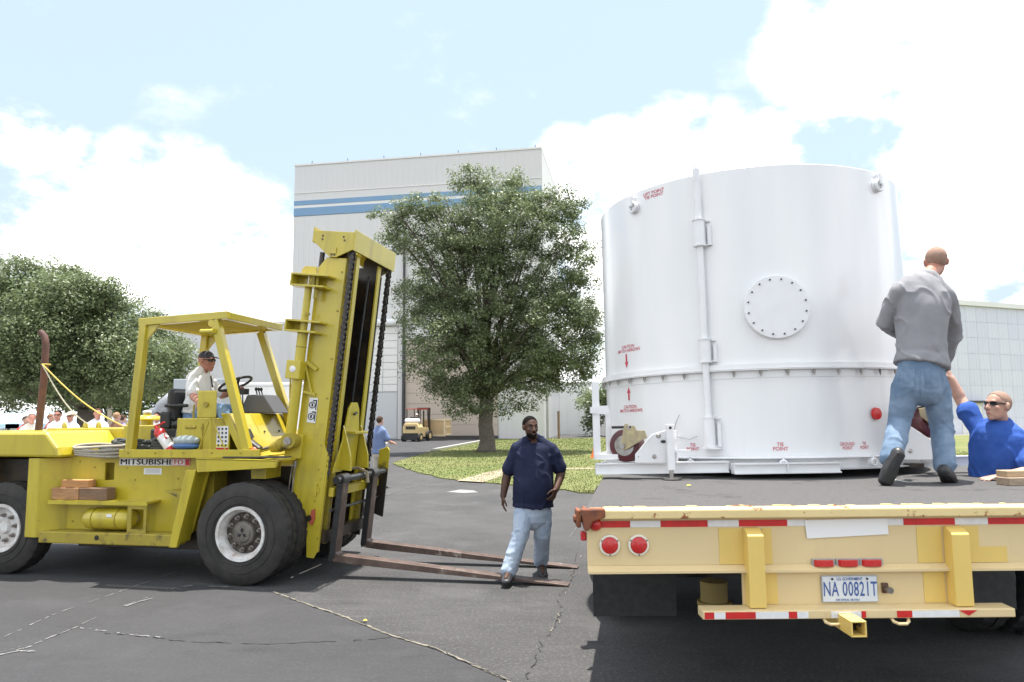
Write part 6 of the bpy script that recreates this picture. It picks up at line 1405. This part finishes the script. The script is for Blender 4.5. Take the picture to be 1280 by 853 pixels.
def patch_on(T, src, pts_px, Yq, m, name, off=.004, n=8):
    o = [c for c in T.children if c.name.split('.')[0] == src][0]; me_ = o.data; bv = BVHTree.FromPolygons([v.co for v in me_.vertices], [p.vertices[:] for p in me_.polygons])
    (xa_, ya_), (xb_, yb_), (xc_, yc_), (xd_, yd_) = pts_px; vs = []; O = Vector((0, 0, H))
    for i in range(n + 1):
        for j in range(n + 1):
            u, v = i / n, j / n; px = (xa_ * (1 - u) + xb_ * u) * (1 - v) + (xd_ * (1 - u) + xc_ * u) * v; py = (ya_ * (1 - u) + yb_ * u) * (1 - v) + (yd_ * (1 - u) + yc_ * u) * v
            d = ray(px, py).normalized(); h = bv.ray_cast(O, d)
            if h[0] is None: return
            vs.append(h[0] + h[1] * off)
    q = MB(); q.add(vs, [(i * (n + 1) + j, (i + 1) * (n + 1) + j, (i + 1) * (n + 1) + j + 1, i * (n + 1) + j + 1) for i in range(n) for j in range(n)]); part(name, q, m, o, world=True, smooth=True)
DPK = mat('denim_pocket', (.105, .16, .24), .85, col2=(.17, .235, .33), nscale=12); DST = mat('denim_stitch', (.30, .24, .15), .8)
patch_on(T, 'trousers', [(1124, 463), (1144, 462), (1143, 484), (1126, 485)], 0, DPK, 'back_pocket')
patch_on(T, 'trousers', [(1155, 462), (1174, 462), (1173, 484), (1157, 485)], 0, DPK, 'back_pocket')
patch_on(T, 'trousers', [(1148.6, 458), (1149.6, 458), (1150.6, 498), (1149.6, 498)], 0, DPK, 'seam', .005)
patch_on(T, 'trousers', [(1121, 457.5), (1178, 457.5), (1178, 460.5), (1121, 460.5)], 0, DPK, 'waistband', .004, 12)
q = MB(); p = A(1185.5, 453, 5.68); q.box(-.018, .018, -.012, .012, -.065, .065); r_ = part('radio', q, BLACK, None, loc=p, rot=(R(8), R(5), 0), bevel=.005, label='black handheld radio in the right hand of the man in grey', cat='radio')
# back pockets of the jeans
# 
# ---- man in the blue T-shirt beside the trailer
Yb = 5.78
A = lambda x, y, Y=Yb: at(x, y, Y)
J = dict(head=A(1247, 508, 5.72), neck=A(1252, 530, 5.80), shR=A(1219, 533, 5.86), shL=A(1283, 557, 5.62), elR=A(1207, 508, 5.98), elL=A(1290, 590, 5.50), wrR=A(1189, 474, 6.02), wrL=A(1253, 597, 5.50),
         hipR=A(1226, 645, 5.95), hipL=A(1262, 648, 5.80), knR=A(1240, 720, 5.98), knL=A(1276, 722, 5.85), anR=A(1246, 772, 6.1), anL=A(1285, 775, 6.0))
J['elR'] = lerp(J['shR'], J['wrR'], .5) + Vector((.02, .06, .02)); J['wrL'].z = DZ + .03; J['elL'].z = DZ + .06
for s in 'LR': J['an' + s].z = .10; J['kn' + s].z = .52; J['toe' + s] = J['an' + s] + Vector((-.13, -.02, -.05))
J['anL'].x = 4.22; J['anR'].x = 4.16; J['knL'].x = 4.15; J['knR'].x = 4.12
for s in 'LR': J['toe' + s] = J['an' + s] + Vector((-.13, -.02, -.05))
T, HP, HM, V = person('person', 'man in royal blue T-shirt and dark sunglasses beside the trailer, reaching up with one arm', 'person', (J['anR'].x, 6.05, 0), J, (-.75, -.55, 0), (-1, -.28, .16), ROYAL, DENIM3, SKIN_L, .0085,
    dict(chest=(.185, .135), waist=(.175, .135), belly=(.185, .15), hip=(.17, .14), arm=(.056, .046, .032), jean=(.105, .082, .076), s=1.0, hem=.06, slv=.62, fold=.009),
    'short', ('stubble', STUB), hand={'R': ((-.35, .05, .9), (-.5, .8, 0), (-1, -.3, 0), .3), 'L': ((-1, -.1, -.06), (0, 0, -1), (0, 1, 0), .08)})
glasses(T, HP, HM)
q = MB(); q.ell(HP(0, .091, -.066), (.020, .008, .006), HM, 12, 6); part('lips', q, mat('lips_pink', (.45, .16, .14), .5), T, world=True, smooth=True)

# ---- forklift driver
W = FW
J = dict(head=W(-1.07, .80, 2.475), neck=W(-1.13, .80, 2.36), shR=W(-1.14, .60, 2.28), shL=W(-1.14, 1.0, 2.28), elR=W(-1.04, .52, 2.04), elL=W(-.98, 1.02, 2.05), wrR=W(-.86, .36, 1.97), wrL=W(-.76, .92, 2.14),
         hipR=W(-1.17, .70, 1.84), hipL=W(-1.17, .90, 1.84), knR=W(-.76, .68, 1.88), knL=W(-.76, .94, 1.88), anR=W(-.62, .68, 1.50), anL=W(-.62, .94, 1.50), toeR=W(-.48, .68, 1.43), toeL=W(-.48, .94, 1.43))
fx = Vector((math.cos(R(-11.5)), math.sin(R(-11.5)), 0))
T, HP, HM, V = person('person', 'forklift driver in white polo shirt, dark cap and sunglasses with one hand on the wheel', 'person', W(-1.17, .8, 1.75), J, fx, fx + Vector((.1, -.12, -.02)), WHITES, DENIM3, SKIN_R, .009,
    dict(chest=(.175, .125), waist=(.165, .135), belly=(.17, .145), hip=(.16, .13), arm=(.052, .044, .030), jean=(.095, .075, .065), s=1.07, belly_fwd=.02, fold=.006, hem=-.06), 'short', None,
    hand={'R': ((.5, -.6, -.5), (0, 0, -1), (1, 0, 0), .7), 'L': ((.9, -.1, .1), (0, 0, -1), (0, -1, 0), .8)})
glasses(T, HP, HM); cap_on(T, HP, HM, mat('cap_dark', (.03, .03, .045), .8, col2=(.06, .06, .08), nscale=20), .97)
q = MB(); q.beam(HP(.0, .065, -.17), HP(.015, .11, -.30), .008, .02); part('placket', q, BLACK, T, world=True)

# ---- lower-detail people further back
def simple(label, x, Y, face, top, bot, sk, hair=None, cap=None, shades=False, h=1.78, sleeve='short', pose=None, root_z=0, group=None, sit=False):
    k = h / 1.8; f = Vector(face).normalized(); r = f.cross(Vector((0, 0, 1))).normalized(); B = Vector((x, Y, root_z)); P = lambda a, b, c: B + (r * a + f * b) * k + Vector((0, 0, c * k))
    J = dict(head=P(0, .03, 1.67), neck=P(0, 0, 1.52), shL=P(-.19, 0, 1.44), shR=P(.19, 0, 1.44), elL=P(-.25, -.03, 1.15), elR=P(.25, -.03, 1.15), wrL=P(-.25, .10, .92), wrR=P(.25, .10, .92),
             hipL=P(-.09, 0, .94), hipR=P(.09, 0, .94), knL=P(-.11, .03, .50), knR=P(.11, .03, .50), anL=P(-.12, 0, .10), anR=P(.12, 0, .10), toeL=P(-.14, .15, .045), toeR=P(.14, .15, .045))
    if sit:
        for s, a in (('L', -.12), ('R', .12)): J['kn' + s] = P(a, .42, .98); J['an' + s] = P(a, .50, .60); J['toe' + s] = P(a, .64, .55)
        J['wrL'] = P(-.15, .40, 1.22); J['wrR'] = P(.15, .40, 1.22); J['elL'] = P(-.24, .14, 1.14); J['elR'] = P(.24, .14, 1.14)
    if pose:
        for kk, v in pose.items(): J[kk] = P(*v)
    T, HP, HM, V = person('person', label, 'person', B, J, f, f, top, bot, sk, .020 if Y < 30 else .03, dict(s=k), sleeve, hair, shoes=True, group=group, extras=False)
    if shades: glasses(T, HP, HM)
    if cap: cap_on(T, HP, HM, cap, k)
    return T
KH = mat('trousers_khaki', (.42, .38, .30), .85); DK = mat('trousers_dark', (.05, .05, .06), .85)
simple('man in blue-grey T-shirt and khaki trousers seen from behind, beyond the fork carriage', at(474, 540, 18.3).x, 18.3, (.5, .9, 0), mat('shirt_slate', (.12, .17, .30), .85, col2=(.14, .19, .33), nscale=8), mat('trousers_pale', (.45, .42, .36), .85), SKIN_L, ('short', HAIRN), h=1.80, pose=dict(elR=(.28, .05, 1.15), wrR=(.24, .30, 1.10)))
g_ = 'onlookers standing behind the forklift'
CROWD = [
 ('grey-haired onlooker in cream shirt nearest the brown exhaust pipe, on its left', 40, 16.5, (.6, -.8, 0), mat('shirt_cream', (.62, .58, .48), .85), KH, SKIN_R, ('short', mat('hair_grey', (.25, .24, .23), .7)), None, False, 1.76),
 ('onlooker in red shirt at the far left, mostly hidden by a man in cream', 32, 18.5, (1, -.3, 0), mat('shirt_red', (.50, .03, .02), .8), DK, SKIN_L, ('short', HAIRN), None, False, 1.70),
 ('brown-haired onlooker in a maroon shirt just right of the brown exhaust pipe', 63, 19.5, (1, .2, 0), mat('shirt_maroon', (.25, .05, .05), .8), DK, SKIN_L, ('short', mat('hair_auburn', (.20, .09, .04), .7)), None, False, 1.76),
 ('dark-haired onlooker in white shirt and sunglasses right of the exhaust pipe', 73, 17.5, (.2, -1, 0), WHITES, DK, SKIN_R, ('short', HAIRB), None, True, 1.83),
 ('onlooker in white shirt wearing a cream cap', 89, 18.0, (-.1, -1, 0), mat('shirt_white_b', (.70, .70, .72), .85), DK, SKIN_R, None, 'cap', True, 1.80),
 ('broad onlooker in white shirt with short brown hair, looking right', 122, 17.0, (.55, -.85, 0), mat('shirt_white_c', (.72, .73, .75), .85), KH, SKIN_R, ('short', HAIRN), None, False, 1.86),
 ('light-brown-haired onlooker in brown top facing away, beside the pale pole', 145, 19.0, (.4, .9, 0), mat('shirt_brown', (.17, .08, .05), .85), DK, SKIN_L, ('short', mat('hair_ginger', (.30, .17, .09), .7)), None, False, 1.78),
 ('onlooker in lavender shirt partly hidden behind the rear cab post', 153, 20.0, (.3, .9, 0), mat('shirt_lavender', (.26, .22, .42), .85), DK, SKIN_L, ('short', HAIRN), None, False, 1.72),
 ('onlooker in white T-shirt hidden behind the yellow air filter cap', 167, 18.6, (-.5, -.8, 0), mat('shirt_white_d', (.68, .68, .70), .85), DK, SKIN_R, ('short', HAIRB), None, False, 1.58),
 ('dark-haired onlooker in white shirt and sunglasses between the cab posts', 197, 17.2, (0, -1, 0), mat('shirt_white_e', (.74, .74, .75), .85), DK, SKIN_R, ('short', HAIRB), None, True, 1.76)]
CAPM = mat('cap_cream', (.55, .50, .38), .8)
for lab, px, Y, fc, tpm, btm, sk, hr_, cp, sg, h in CROWD:
    simple(lab, at(px, 520, Y).x, Y, fc, tpm, btm, sk, hr_, CAPM if cp else None, sg, h, group=g_, root_z=.18)
p = SF.matrix_basis @ Vector((0, .98, .18))
simple('operator in dark clothes and white helmet seated on the small forklift', p.x, p.y, Vector((math.sin(R(18)), math.cos(R(18)), 0)), DK, DK, SKIN_L, None, PAPER, False, 1.75, root_z=.22, sit=True)

# ------------------------------------------------------------------ housekeeping: one root label for loose structure, no stray data
for o in list(bpy.data.objects):
    if o.name.startswith('tmp'): bpy.data.objects.remove(o)
